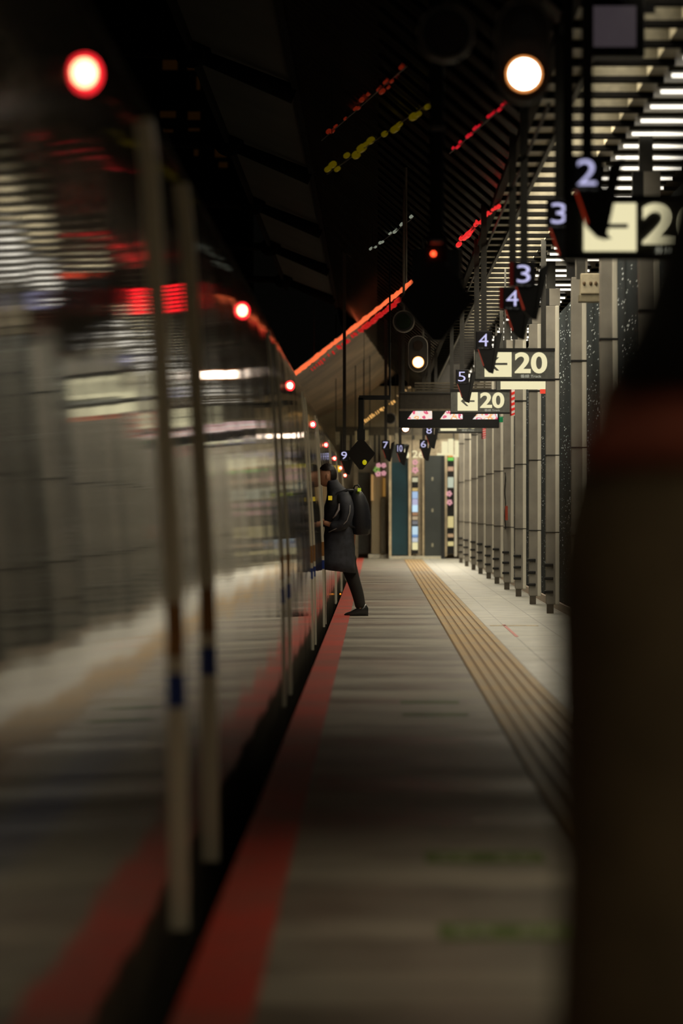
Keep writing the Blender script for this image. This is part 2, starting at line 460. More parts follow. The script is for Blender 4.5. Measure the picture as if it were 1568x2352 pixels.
# ------------------------------------------------------------------ posts along the platform
posts = [(1485, 38.1), (1394, 44.5), (1326, 51.0), (1266, 58.2), (1226, 63.9), (1193, 69.7), (1166, 75.8), (1143, 81.8),
         (1124, 87.9), (1105, 94.5), (1089, 100.7), (1073, 107.4), (1060, 114.5)]
ordn = ['nearest', 'second', 'third', 'fourth', 'fifth', 'sixth', 'seventh', 'eighth', 'ninth', 'tenth', 'eleventh', 'twelfth', 'thirteenth']
def make_post(x, d):
    t = thing('platform_post', (x, d, 0), '', 'post', 'grey posts along the platform wall')
    w = .058
    MB().box(x - w, x + w, d, d + .16, .1, 3.43, .012).build('shaft', M_post, t)
    MB().box(x + w - .012, x + w + .034, d - .006, d + .15, .1, 3.43, .008).build('edge_trim', M_trim, t)
    MB().box(x - w + .012, x + w - .03, d + .01, d + .15, 0, .1).build('base_block', mat('brown_concrete_base', (.13, .11, .085), .8), t)
    for z in (.24, .39, .54):
        MB().box(x - w - .02, x + w - .035, d - .03, d + .05, z - .017, z + .017, .008).build('bumper', M_rubber, t)
    MB().box(x - w - .003, x + w + .036, d - .009, d + .165, 2.60, 2.618).build('band', M_rubber, t)
    MB().box(x - w - .003, x + w + .036, d - .009, d + .165, .90, .909).build('band', M_rubber, t)
    MB().box(x - w - .003, x + w + .036, d - .009, d + .165, 1.76, 1.769).build('band', M_rubber, t)
    MB().box(x - .10, x - .02, d + .0, d + .16, 3.43, 3.62).build('cap_block', M_black, t)
    MB().box(x - .02, x + .10, d + .0, d + .16, 3.43, 3.62).build('cap_plate', M_trim if False else M_post, t)
    MB().box(x - .05, x + .05, d + .04, d + .12, 3.62, CZ).build('neck', M_pole, t)
    return t
p0 = make_post(0, 0)
for i, (px, d) in enumerate(posts):
    p = p0 if i == 0 else copy_tree(p0)
    p.location = (XX(px, d) - .004, d, 0)
    p['label'] = 'slim grey post with white edge trim, ' + ordn[i] + ' in the row from the dark-coated person'

# dark glass wall with glittering flecks behind the posts
m = mat('speckled_dark_glass', (.02, .025, .03), .75, spec=.08); nt = m.node_tree; b = nt.nodes['Principled BSDF']
g, s = world_xyz(nt)
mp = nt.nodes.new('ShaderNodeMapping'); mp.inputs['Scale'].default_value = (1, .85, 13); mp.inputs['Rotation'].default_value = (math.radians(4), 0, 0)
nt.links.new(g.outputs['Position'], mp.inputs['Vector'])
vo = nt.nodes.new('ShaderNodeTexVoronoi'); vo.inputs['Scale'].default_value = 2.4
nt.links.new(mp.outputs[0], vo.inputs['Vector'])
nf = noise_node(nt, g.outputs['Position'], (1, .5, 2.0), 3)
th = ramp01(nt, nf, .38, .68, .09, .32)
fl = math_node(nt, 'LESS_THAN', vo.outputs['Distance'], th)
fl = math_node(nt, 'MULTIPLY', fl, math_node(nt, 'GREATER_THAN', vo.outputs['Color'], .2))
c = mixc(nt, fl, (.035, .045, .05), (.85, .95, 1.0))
nt.links.new(c, b.inputs['Base Color'])
struct(MB().box(2.13, 2.2, 20, END, .09, 3.43).build('wall_right', m))
struct(MB().box(2.10, 2.24, 20, END, 0, .09).build('baseboard_right', mat('cream_plinth', (.62, .5, .4), .6)))
struct(MB().box(4.2, 4.3, -8, END + 4, -.2, CZ + .1).build('wall_right_outer', mat('grey_outer_wall', (.2, .19, .17), .7)))
struct(MB().box(2.24, 4.2, -8, END + 4, -.3, 0).build('floor_right', mat('grey_floor_beyond', (.3, .28, .24), .6)))

# cable and red fixing on the seventh post
t = thing('hanging_cable', (XX(1158, 75.5), 75.5, 1.6), 'thin dark cable looped down a far grey post with a red tag', 'cable')
MB().tube([(XX(1159.5, 75.8) + .006 * math.sin(k * 1.1), 75.79, ZZ(1085 + 10 * k, 75.5)) for k in range(14)], .008).build('cable', M_black, t, True)
MB().box(XX(1160, 75.5), XX(1166, 75.5), 75.55, 75.62, ZZ(1195, 75.5), ZZ(1162, 75.5)).build('tag', mat('red_tag', (.5, .08, .04), .5), t)

# ------------------------------------------------------------------ track signs "20"
def arrow_points(cx, cz, s):
    return [(cx - .5 * s, cz), (cx - .1 * s, cz + .36 * s), (cx + .06 * s, cz + .36 * s), (cx - .24 * s, cz + .06 * s), (cx + .5 * s, cz + .06 * s),
            (cx + .5 * s, cz - .06 * s), (cx - .24 * s, cz - .06 * s), (cx + .06 * s, cz - .36 * s), (cx - .1 * s, cz - .36 * s)]
def make_track_sign(cream):
    t = thing('track_sign', (0, 0, 0), '', 'sign', 'hanging track 20 signs')
    x0, x1, z0, z1 = 1.265, 2.29, 2.83, 3.235
    MB().box(x0, x1, 0, .16, z0, z1, .006).build('housing', M_dark, t)
    MB().box(x0 - .005, x1 + .005, -.008, .168, z1 - .03, z1 + .012).build('top_cap', M_black, t)
    MB().box(x0 - .005, x1 + .005, -.008, .168, z0 - .008, z0 + .02).build('bottom_cap', M_black, t)
    MB().box(1.385, 1.735, -.006, .0, z0 + .045, z1 - .04, .002).build('arrow_panel', cream, t)
    MB().poly(arrow_points(1.56, (z0 + z1) / 2 + .01, .24), -.012, -.006).build('arrow', M_dark, t)
    text('number', '20', .42, .275, (1.985, -.004, 3.057), cream, t, .006)
    text('caption', '番線 Track', .27, .045, (1.985, -.004, 2.885), mat('caption_glow', (.1, .1, .1), .5, emit=(.8, .78, .6), strength=.45), t, .001)
    for x in (1.285, 2.15):
        MB().box(x - .032, x + .032, .05, .11, z1, (CZ - .2 * EYE) / .8 + .01).build('hanger_pole', M_pole, t)
    return t
sg0 = make_track_sign(M_cream)
far = ['nearest and largest, cut by the frame edge', 'second down the platform, hung before a post', 'third down the platform, beside the red striped bar',
       'partly behind the dark screen bank']
for i, (d, dx) in enumerate(((34.8, 0), (67.6, .02), (90.6, .03), (113.5, .02))):
    o = sg0 if i == 0 else copy_tree(sg0)
    o.location = (dx, d * .8, EYE * .2); o.scale = (.8, .8, .8)
    o['label'] = 'lit cream and charcoal track 20 sign, ' + far[i]

# ------------------------------------------------------------------ car number signs
def make_car_sign(num, red=False, top=1.86):
    """built around the sign's own number centre at the origin"""
    t = thing('car_number_sign', (0, 0, 0), '', 'sign', 'hanging car number signs')
    k = 1 / 393.
    q = lambda px, py: ((px - 1347) * k, (396 - py) * k)
    MB().box(q(1313, 0)[0], q(1386, 0)[0], 0, .12, q(0, 438)[1], q(0, 355)[1], .006).build('display_case', mat('black_display', (.012, .011, .015), .35), t)
    text('number', str(num), .110, .145, (0, -.004, .0), M_led, t, -.001)
    text('caption', '号車 Car', .13, .022, (0, -.003, -.094), M_dim, t)
    MB().poly([q(*p) for p in ((1320, 430), (1392, 430), (1398, 380), (1412, 372), (1384, 546), (1372, 543), (1346, 516))], .01, .14).build('pointer', M_black, t)
    MB().poly([q(*p) for p in ((1408, 374), (1433, 361), (1391, 549), (1383, 546))], -.02, .13).build('side_fin', mat('fin_black', (.016, .016, .016), .4), t)
    MB().poly([q(*p) for p in ((1321, 440), (1324, 438), (1350, 512), (1346, 516))], -.004, .01).build('lit_edge', glow('dull_red_edge', (.8, .06, .02), .25), t)  # red light on this edge put in as its own glow
    MB().box(q(1336, 0)[0], q(1362, 0)[0], .04, .1, q(0, 355)[1], top).build('hanger_pole', M_pole, t)
    if red: MB().box(q(1300, 0)[0], q(1313, 0)[0], .0, .12, q(0, 436)[1], q(0, 357)[1]).build('side_panel', mat('dark_red_panel', (.22, .012, .01), .4), t)
    return t
cs = [(2, 1347, 396, 30.5, 0, 'with a 2, nearest of the row, over the large track sign'),
      (3, 1283, 490, 37.6, 0, 'with a 3 half hidden behind the large track sign'),
      (3, 1202, 629, 43.7, 1, 'with a fully visible 3 and dark red side'),
      (4, 1176, 685, 48.8, 1, 'with a 4 tucked just below the visible 3'),
      (4, 1110, 781, 60.6, 0, 'with a 4 over the second track sign'),
      (5, 1060, 865, 77.4, 0, 'with a 5 over the third track sign'),
      (6, 1093, 807, 64.0, 0, 'mostly hidden by the far 4 sign'),
      (8, 985, 988, 108.0, 0, 'with an 8 below the screen bank'),
      (6, 972, 1020, 118.0, 0, 'with a 6 low beside the 8'),
      (10, 918, 1030, 118.5, 0, 'with a 10 before the far wall'),
      (7, 885, 1022, 120, 0, 'small and dim, left of the 10'),
      (9, 790, 1046, 104, 0, 'small and pale over the train lamps')]
for n, px, py, d, red, lab in cs:
    if n == 6 and d == 64.0: continue
    c = P(px, py, d * .8)
    t = make_car_sign(n, red, ((CZ if c.x > 1.06 else canopy_z(c.x)) - c.z) / .8); t.location = c; t.scale = (.8, .8, .8)
    t['label'] = 'black hanging car sign ' + lab

# monitor near the first sign
t = thing('platform_monitor', P(1410, 60, 28), 'black square monitor with a dim purple-grey screen at the top edge of the picture', 'monitor')
d = 28.
MB().box(XX(1340, d), XX(1480, d), d, d + .22, ZZ(130, d), ZZ(-12, d), .01).build('case', M_black, t)
MB().box(XX(1362, d), XX(1460, d), d - .006, d, ZZ(108, d), ZZ(14, d)).build('screen', glow('dim_screen', (.42, .33, .38), .085), t)
MB().box(XX(1398, d), XX(1420, d), d + .08, d + .14, ZZ(-12, d), CZ).build('hanger_pole', M_pole, t)
MB().box(XX(1480, d), XX(1505, d), d + .05, d + .1, ZZ(28, d), ZZ(10, d)).build('side_bracket', M_black, t)

# ------------------------------------------------------------------ departure signals
M_lampw = glow('warm_white_lamp', (1.0, .80, .62), 22.0)
M_lampo = glow('orange_lamp_rim', (1.0, .33, .06), 1.6)
M_hous = mat('brown_black_hood', (.02, .015, .012), .5)
M_rim = mat('dull_steel_rim', (.28, .25, .22), .4)
def make_oval_signal(d, px, py, label):
    c = P(px, py, d)          # lit lamp centre
    t = thing('oval_signal', c, label, 'signal', 'oval lamp signals under the canopy')
    w, h = .118, .105
    out = []
    for sgn, cz in ((-1, c.z - .0), (1, c.z + .20)):
        for k in range(13):
            a = math.pi * k / 12 + (math.pi if sgn < 0 else 0)
            out.append((c.x + w * math.cos(a), cz + w * math.sin(a)))
    MB().poly(out, d + .01, d + .14).build('rim', M_rim, t)
    out = [(c.x + (x - c.x) * .9, c.z + .1 + (z - c.z - .1) * .94) for x, z in out]
    MB().poly(out, d - .0, d + .02).build('faceplate', M_hous, t)
    MB().cyl((c.x, d - .012, c.z), (c.x, d - .002, c.z), .072, n=28).build('lens_ring', M_lampo, t)  # the lamp's orange halo, put in as a glowing disc
    MB().cyl((c.x, d - .02, c.z), (c.x, d - .011, c.z), .058, n=28).build('lit_lens', M_lampw, t)
    MB().cyl((c.x, d - .012, c.z + .2), (c.x, d - .002, c.z + .2), .058, n=28).build('dark_lens', mat('unlit_lens', (.03, .018, .012), .2), t)
    zt = EYE + (Hc + (Hb - Hc) * (Xc - c.x) / (Xc - Xb))
    MB().cyl((c.x + .06, d + .07, c.z + .3), (c.x + .06, d + .07, zt), .014, n=10).build('hanger_pole', M_rim, t, True)
    return t
make_oval_signal(22.0, 1203, 171, 'large oval signal with one glowing warm white lamp at the top of the picture')
make_oval_signal(61.8, 960, 832, 'smaller oval signal with one glowing warm white lamp under the canopy')
make_oval_signal(114., 931, 984, 'tiny oval signal glowing below the far screen bank')
def make_round_signal(d, px, py, label, tint):
    c = P(px, py, d)
    t = thing('round_signal', c, label, 'signal', 'round unlit signals under the canopy')
    MB().cyl((c.x, d, c.z), (c.x, d + .12, c.z), .118, n=32).build('case', M_rim, t)
    MB().cyl((c.x, d - .01, c.z), (c.x, d + .0, c.z), .104, n=32).build('hood', M_black, t)
    MB().cyl((c.x, d - .014, c.z), (c.x, d - .01, c.z), .082, n=32).build('lens', mat('lens_' + tint[0], tint[1], .2), t)
    zt = EYE + (Hc + (Hb - Hc) * (Xc - c.x) / (Xc - Xb))
    MB().cyl((c.x, d + .06, c.z + .11), (c.x, d + .06, zt + .02), .014, n=10).build('hanger_pole', M_rim, t, True)
make_round_signal(22.0, 1025, 76, 'large round unlit signal with a dark red lens at the top of the picture', ('red', (.035, .008, .006)))
make_round_signal(55.5, 927, 738, 'round unlit signal with a dark green lens below the slim grey pole', ('green', (.01, .02, .008)))
make_round_signal(106., 896, 961, 'tiny round unlit signal left of the screen bank', ('grey', (.012, .012, .01)))

# ------------------------------------------------------------------ diamond boards and the red display
def make_diamond(d, px, py, half, pw, py_top, label, lamp=None):
    c = P(px, py, d); k = d / F
    t = thing('diamond_board', c, label, 'board', 'black diamond boards on poles')
    hw = half * k; hh = hw * 1.1
    MB().poly([(c.x - hw, c.z), (c.x - .15 * hw, c.z + hh * .92), (c.x + .15 * hw, c.z + hh * .92), (c.x + hw, c.z), (c.x + .12 * hw, c.z - hh), (c.x - .12 * hw, c.z - hh)], d, d + .12).build('board', mat('glossy_black_board', (.006, .004, .004), .3), t)
    x = XX(pw, d)
    MB().box(x - .038, x + .038, d + .02, d + .10, c.z + hh * .4, ZZ(py_top, d), .01).build('pole', M_black, t)
    MB().box(x - .055, x + .055, d + .01, d + .11, c.z + hh * .85, c.z + hh * 1.55).build('junction_box', M_black, t)
    return t
t = make_diamond(28.0, 1003, 688, 88, 1003, -8, 'large black diamond-shaped board hanging on a thick black pole')
d = 28.0
MB().ball(P(995, 583, d - .01), .011).build('indicator_lamp', glow('red_pilot', (1.0, .07, .02), 6.), t, True)
MB().cyl(P(990, 295, d + .0), P(1020, 295, d), .012).build('pole_clip', mat('silver_clip', (.7, .7, .7), .3), t)
MB().cyl(P(990, 556, d + .0), P(1015, 556, d), .010).build('pole_clip', mat('silver_clip', (.7, .7, .7), .3), t)
MB().box(XX(1058, d), XX(1060, d), d + .02, d + .03, ZZ(640, d), ZZ(575, d)).build('board_edge', M_rim, t)
make_diamond(72.0, 829, 1042, 33, 829, 912, 'small distant black diamond board on a thin pole above the platform')
tag(MB().box(XX(829, 72) - .03, XX(896, 72), 72.02, 72.08, ZZ(915, 72) - .02, ZZ(908, 72)).build('bracket_arm', M_black), 'black bracket arm holding the distant diamond board pole', 'bracket')
tag(MB().cyl(P(895, 911, 72.05), (XX(895, 72.05), 72.05, canopy_z(XX(895, 72.05))), .012).build('hanger_pole', M_black), 'thin black rod dropping from the canopy to the distant bracket arm', 'rod')
# dark relay box with the red display behind
t = thing('red_text_display', (.53, 47, 3.1), 'red glowing display behind the large diamond board, seen mirrored in the train side', 'display')
MB().box(.53 - .19, .53 + .19, 47, 47.12, 3.06, 3.36).build('case', M_black, t)
mb = MB()
for i, (a, bb) in enumerate(((-.165, -.09), (-.045, .05), (.085, .16))):
    for r in range(7):
        z = 3.085 + r * .036
        mb.box(.53 + a + random.uniform(0, .01), .53 + bb - random.uniform(0, .015), 46.985, 46.999, z, z + .022)
mb.build('lit_rows', M_red_led, t)
MB().box(.52, .56, 47.03, 47.08, 3.36, EYE + (Hc + (Hb - Hc) * (Xc - .53) / (Xc - Xb))).build('hanger_pole', M_black, t)
d = 33.
t = thing('relay_box', P(1006, 606, d), 'black relay box hanging behind the top of the diamond board', 'box')
MB().box(XX(946, d), XX(1060, d), d, d + .2, ZZ(655, d), ZZ(572, d)).build('case', M_black, t)
MB().box(XX(1052, d), XX(1061, d), d - .01, d + .2, ZZ(640, d), ZZ(572, d)).build('side_strip', M_pole, t)
MB().box(XX(1000, d), XX(1012, d), d + .08, d + .14, ZZ(572, d), canopy_z(XX(1000, d))).build('hanger_pole', M_black, t)
# slim grey pole
tag(MB().cyl(P(932, 650, 52), P(932, 385, 52), .012).build('slim_pole', mat('light_grey_pole', (.2, .19, .16), .4)), 'slim light grey pole hanging from the dark canopy', 'pole')

# camera-like white box with cable loop
d = 47.5
t = thing('junction_camera', P(1355, 655, d), 'cream equipment box with a looped black cable beneath the track sign', 'equipment box')
MB().box(XX(1333, d), XX(1383, d), d, d + .3, ZZ(675, d), ZZ(628, d), .008).build('case', mat('cream_box', (.55, .48, .34), .5), t)
MB().box(XX(1330, d), XX(1381, d), d + .02, d + .3, ZZ(693, d), ZZ(675, d), .006).build('lower_case', mat('brown_cream_box', (.3, .26, .17), .5), t)
mb = MB()
for px in (1341, 1356, 1368): mb.ball(P(px, 651, d - .005), .014, .01, .02)
mb.build('knob', mat('brown_knob', (.12, .07, .03), .5), t, True)
MB().tube([P(1398 + 20 * math.cos(a), 645 + 17 * math.sin(a), d + .02) for a in [math.radians(215 + i * 15) for i in range(20)]], .006).build('cable', M_black, t, True)
MB().box(XX(1325, d), XX(1345, d), d + .1, d + .16, ZZ(640, d), CZ).build('hanger_pole', M_pole, t)
tag(MB().cyl(P(1260, 240, 30.0), P(1016, 800, 95), .012).build('ceiling_conduit', M_black), 'thin black conduit running along the slatted ceiling edge', 'conduit')

# ------------------------------------------------------------------ mid-distance boards
d = 60.5
t = thing('lit_notice_board', P(1206, 883, d), 'long cream backlit notice board just below the second track sign', 'notice board')
MB().box(XX(1149, d), XX(1263, d), d, d + .1, ZZ(894, d), ZZ(868, d), .004).build('light_panel', M_cream, t)
MB().box(XX(1140, d), XX(1149, d), d, d + .1, ZZ(896, d), ZZ(864, d)).build('end_cap', M_dark, t)
mb = MB()
for k in range(9): mb.box(XX(1212 + k * 5.5, d), XX(1215 + k * 5.5, d), d - .006, d, ZZ(876, d), ZZ(871, d))
mb.build('lettering', M_black, t)
MB().box(XX(1240, d), XX(1252, d), d, d + .05, ZZ(904, d), ZZ(894, d)).build('red_lamp', glow('red_notice', (1, .05, .02), .8), t)
MB().box(XX(1252, d), XX(1263, d), d, d + .05, ZZ(904, d), ZZ(894, d)).build('orange_lamp', glow('orange_notice', (.9, .3, .01), .5), t)
for x in (1158, 1254): MB().box(XX(x, d), XX(x + 4, d), d + .03, d + .07, ZZ(868, d), CZ).build('hanger_pole', M_pole, t)
def stripe_bar(px0, px1, py0, py1, d, label):
    t = thing('striped_bar', P((px0 + px1) / 2, (py0 + py1) / 2, d), label, 'warning bar', 'red and white warning bars')
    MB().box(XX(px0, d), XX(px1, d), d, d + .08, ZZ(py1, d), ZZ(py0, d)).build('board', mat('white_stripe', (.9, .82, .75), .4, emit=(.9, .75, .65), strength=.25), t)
    w = XX(px1, d) - XX(px0, d); h = ZZ(py0, d) - ZZ(py1, d); mb = MB(); n = 5
    for k in range(n):
        z = ZZ(py1, d) + (k - .15) * h / n
        a = max(z, ZZ(py1, d)); c2 = min(z + h / n * .52, ZZ(py0, d))
        mb.poly([(XX(px0, d), a), (XX(px1, d), min(a + h / n * .45, ZZ(py0, d))), (XX(px1, d), min(c2 + h / n * .45, ZZ(py0, d))), (XX(px0, d), c2)], d - .006, d)
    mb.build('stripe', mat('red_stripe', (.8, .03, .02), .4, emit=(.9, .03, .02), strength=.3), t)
    MB().box(XX(px0, d) - .02, XX(px0, d), d - .005, d + .08, ZZ(py1, d), ZZ(py0, d)).build('side_plate', mat('dark_red_plate', (.25, .02, .02), .5), t)
    MB().box(XX(px0, d) + .02, XX(px0, d) + .05, d + .02, d + .05, ZZ(py0, d), CZ).build('hanger_pole', M_pole, t)
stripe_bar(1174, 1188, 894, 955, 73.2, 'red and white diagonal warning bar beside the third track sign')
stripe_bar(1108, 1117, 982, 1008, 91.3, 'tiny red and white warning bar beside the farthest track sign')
# grey cabinet and screen bank
d = 76.
t = thing('hanging_cabinet', P(980, 918, d), 'long dark brown box hanging left of the third track sign', 'cabinet')
MB().box(XX(917, d), XX(1048, d), d, d + .4, ZZ(941, d), ZZ(902, d), .008).build('case', mat('dark_brown_case', (.045, .036, .026), .5), t)
MB().box(XX(917, d), XX(1048, d), d - .02, d + .02, ZZ(904, d), ZZ(900, d)).build('top_lip', M_pole, t)
MB().box(XX(917, d), XX(1048, d), d - .015, d + .0, ZZ(944, d), ZZ(939, d)).build('bottom_lip', mat('tan_lip', (.16, .13, .09), .5), t)
mb = MB()
for k in range(4): mb.box(XX(952, d + 2), XX(1128, d + 2), d + 2 + k * .02, d + 2.1 + k * .02, ZZ(882 + 6 * k, d + 2), ZZ(878 + 6 * k, d + 2))
tag(mb.build('louvre_panel', mat('brown_louvres', (.12, .10, .07), .5)), 'brown louvred panel above the long dark hanging box', 'louvre panel')
for px in (925, 1035): MB().box(XX(px, d), XX(px + 4, d), d + .1, d + .15, ZZ(902, d), CZ).build('hanger_pole', M_pole, t)
d = 78.
t = thing('screen_bank', P(1030, 965, d), 'wide black bank of three lit screens under the brown box', 'screen bank')
MB().box(XX(916, d), XX(1146, d), d, d + .3, ZZ(983, d), ZZ(942, d), .01).build('case', M_black, t)
def ad_material(name, cols, strength, axis=2, scale=5.):
    m = bpy.data.materials.new(name); m.use_nodes = True; nt = m.node_tree; b = nt.nodes['Principled BSDF']
    b.inputs['Base Color'].default_value = (.02, .02, .02, 1)
    g = nt.nodes.new('ShaderNodeNewGeometry')
    f = noise_node(nt, g.outputs['Position'], (scale, 0, scale), 1)
    cr = nt.nodes.new('ShaderNodeValToRGB'); cr.color_ramp.interpolation = 'CONSTANT'
    el = cr.color_ramp.elements; n = len(cols)
    for i, c in enumerate(cols):
        p = .3 + .4 * i / n
        e = el[i] if i < 2 else el.new(p)
        e.position = 0 if i == 0 else p; e.color = (*c, 1)
    nt.links.new(f, cr.inputs[0]); nt.links.new(cr.outputs[0], b.inputs['Emission Color']); b.inputs['Emission Strength'].default_value = strength
    return m
ad1 = ad_material('advert_images', [(1, .95, .85), (1, .5, .2), (.9, .85, .8), (1, .8, .7), (.8, .1, .2), (.95, .95, .9)], .95, scale=9.)
for x0, x1, y0 in ((935, 992, 944), (1010, 1062, 944), (1085, 1142, 947)):
    MB().poly([(XX(x0, d), ZZ(963, d)), (XX(x1, d), ZZ(963, d)), (XX(x1, d), ZZ(y0, d)), (XX(x0 + 14, d), ZZ(y0, d))], d - .008, d).build('screen', ad1, t)
for px in (922, 1138): MB().box(XX(px, d), XX(px + 4, d), d + .1, d + .15, ZZ(942, d), CZ).build('hanger_pole', M_pole, t)
tag(MB().box(XX(1145.5, 78), XX(1155, 78), 78.02, 78.12, ZZ(970, 78), ZZ(957, 78), .008).build('emergency_lamp', mat('green_cap', (.01, .2, .07), .3, emit=(.0, .25, .08), strength=.25)),
    'small green lamp cap at the right end of the screen bank', 'lamp')

# ------------------------------------------------------------------ far end of the platform
D = END
struct(MB().box(XX(700, D), 4.2, D + 2.4, D + 2.6, -.2, CZ + .2).build('wall_back', mat('beige_back_wall', (.6, .53, .38), .6, noise=(2., .3))))
struct(MB().box(XX(893, D), XX(1012, D), D - .4, D + 2, 0, .06).build('trim_2', mat('white_kerb', (.8, .76, .62), .5)))
struct(MB().box(XX(846, D), XX(893, D), D + .8, D + 2, 0, .10).build('trim_3', mat('white_kerb', (.8, .76, .62), .5)))
M_strip = mat('lit_beige_strip', (.75, .62, .42), .5, noise=(5., .35))
M_panel = mat('dark_slate_panel', (.06, .07, .07), .4, noise=(1.5, .3))
M_teal = mat('teal_glass', (.018, .065, .09), .3, noise=(1.2, .5))
def rect(name, px0, px1, py0, py1, d, m, label=None, cat=None, dep=.15, parent=None, group=None):
    o = MB().box(XX(px0, d), XX(px1, d), d, d + dep, max(ZZ(py1, d), .0), ZZ(py0, d)).build(name, m, parent)
    if label: tag(o, label, cat, group)
    return o
# kiosk with dark panels
t = thing('waiting_room', (XX(940, D), D, 0), 'glazed kiosk at the platform end with teal and slate panels', 'kiosk')
rect('wall', 893, 1052, 1010, 1276, D + .6, mat('kiosk_beige', (.5, .42, .3), .6), dep=1.0, parent=t)
g_ = rect('glass_panel', 899, 937, 1062, 1275, D + .4, M_teal, parent=t)
rect('glass_cap', 899, 937, 1020, 1062, D + .4, M_panel, parent=t)
for a in (893, 938, 970):
    rect('frame_strip', a, a + 5.5, 1000 if a == 893 else 1040, 1280, D + .3, M_strip, parent=t)
rect('slate_panel', 975, 1013, 1046, 1283, D + .2, M_panel, parent=t)
rect('slate_return', 1013, 1021, 1046, 1286, D + .0, mat('slate_side', (.025, .03, .034), .4), parent=t)
rect('frame_strip', 1021, 1026, 1046, 1278, D + .3, M_strip, parent=t)
rect('frame_strip', 1043, 1049, 1046, 1278, D + .2, M_trim, parent=t)
for py in (1100, 1172, 1252): MB().box(XX(991, D), XX(995, D), D + .18, D + .2, ZZ(py + 4, D), ZZ(py - 4, D)).build('knob', mat('pale_knob', (.5, .48, .36), .4), t)
M_blk = mat('poster_black', (.01, .01, .01), .5)
def poster(name, x0, x1, items, label):
    t = thing(name, P((x0 + x1) / 2, 1180, D), label, 'poster column')
    rect('backing', x0, x1, items[0][0] - 3, 1272, D + .35, M_blk, parent=t, dep=.05)
    for a, b_, c, s in items:
        rect('picture', x0 + .8, x1 - .8, a, b_, D + .33, glow('pic_%02d_%02d_%02d' % tuple(int(v * 99) for v in c), c, s), parent=t, dep=.02)
poster('poster_column', 945.5, 960, [(1097, 1107, (.85, .8, .5), .6), (1121, 1128, (.85, .6, .2), .6), (1129, 1145, (.45, .65, .95), .75), (1146, 1160, (.6, .6, .85), .7),
       (1160, 1176, (.6, .85, 1.), .9), (1177, 1184, (.5, .25, .12), .6), (1186, 1194, (.8, .6, .35), .5), (1196, 1205, (.35, .35, .38), .4),
       (1209, 1228, (.6, .82, .95), .8), (1228, 1234, (.2, .4, .75), .7), (1235, 1245, (.7, .75, .8), .7), (1246, 1263, (.95, .85, .45), .8)],
       'tall narrow column of blue and yellow lit posters between the two dark panels')
poster('poster_column', 1027, 1042, [(1046, 1050, (1., .4, .05), .7), (1051, 1058, (.2, .9, .1), .7), (1072, 1082, (.85, .5, .3), .6), (1096, 1120, (.62, .68, .52), .75),
       (1186, 1212, (.85, .7, .3), .7), (1226, 1234, (.8, .5, .25), .5), (1244, 1254, (.85, .7, .3), .6)],
       'tall narrow column of lit posters with a green top beside the posts')
def blossoms(cx, cy, n, d, label):
    t = thing('blossom_sign', P(cx, cy, d), label, 'blossom sign', 'pink blossom decorations')
    for k, (dx, dy, r, c) in enumerate(n):
        mb = MB(); c0 = P(cx + dx, cy + dy, d); R = r * d / F
        for q in range(5):
            a = q * 2 * math.pi / 5 + k
            mb.ball(c0 + Vector((math.cos(a) * R * .6, 0, math.sin(a) * R * .6)), R * .42, .01, R * .42, 10, 6)
        mb.build('blossom' if c != 'g' else 'leaves', glow('pink_blossom' if c != 'g' else 'green_leaves', (1., .45, .5) if c != 'g' else (.35, .6, .12), .65 if c != 'g' else .45), t, True)
    x = XX(cx, d); MB().box(x - .01, x + .01, d + .02, d + .05, ZZ(cy, d) - .1, ZZ(cy, d) + .1).build('stem', M_dark, t)
blossoms(953, 1072, [(0, -10, 7, 'p'), (0, 8, 8, 'p')], D + .27, 'two pink blossoms atop the blue poster column')
blossoms(1031, 1142, [(0, -8, 7, 'p'), (1, 12, 7, 'p')], D + .27, 'two pink blossoms midway up the right poster column')
blossoms(872, 1078, [(-3, -9, 6, 'p'), (9, -9, 6, 'p'), (-7, 1, 8, 'g'), (-4, 10, 7, 'p'), (9, 9, 6, 'p')], D + .74, 'pink blossoms round green leaves above the beige panel')
t = thing('beige_panel', (XX(870, D), D + .8, 0), 'tall beige partition with orange edges left of the kiosk', 'partition')
rect('panel', 853, 884, 1092, 1272, D + .8, mat('khaki_panel', (.38, .31, .19), .6, noise=(1., .2)), parent=t)
rect('shadow_gap', 874, 885, 1142, 1271, D + .7, mat('dark_khaki', (.12, .10, .06), .6), parent=t)  # darker khaki strip down the right of the panel
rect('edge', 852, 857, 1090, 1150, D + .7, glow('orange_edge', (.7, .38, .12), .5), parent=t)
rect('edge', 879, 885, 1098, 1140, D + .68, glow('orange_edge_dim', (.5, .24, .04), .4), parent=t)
rect('dark_glass_panel', 822, 850, 1085, 1272, D + 1.4, mat('grey_green_panel', (.07, .075, .06), .35), 'grey glass panel behind the backpack of the boarding person', 'panel')
rect('pale_column', 812, 822, 1060, 1290, D + .9, mat('tan_column', (.3, .25, .17), .5), 'tan column at the platform end behind the boarding person', 'column')
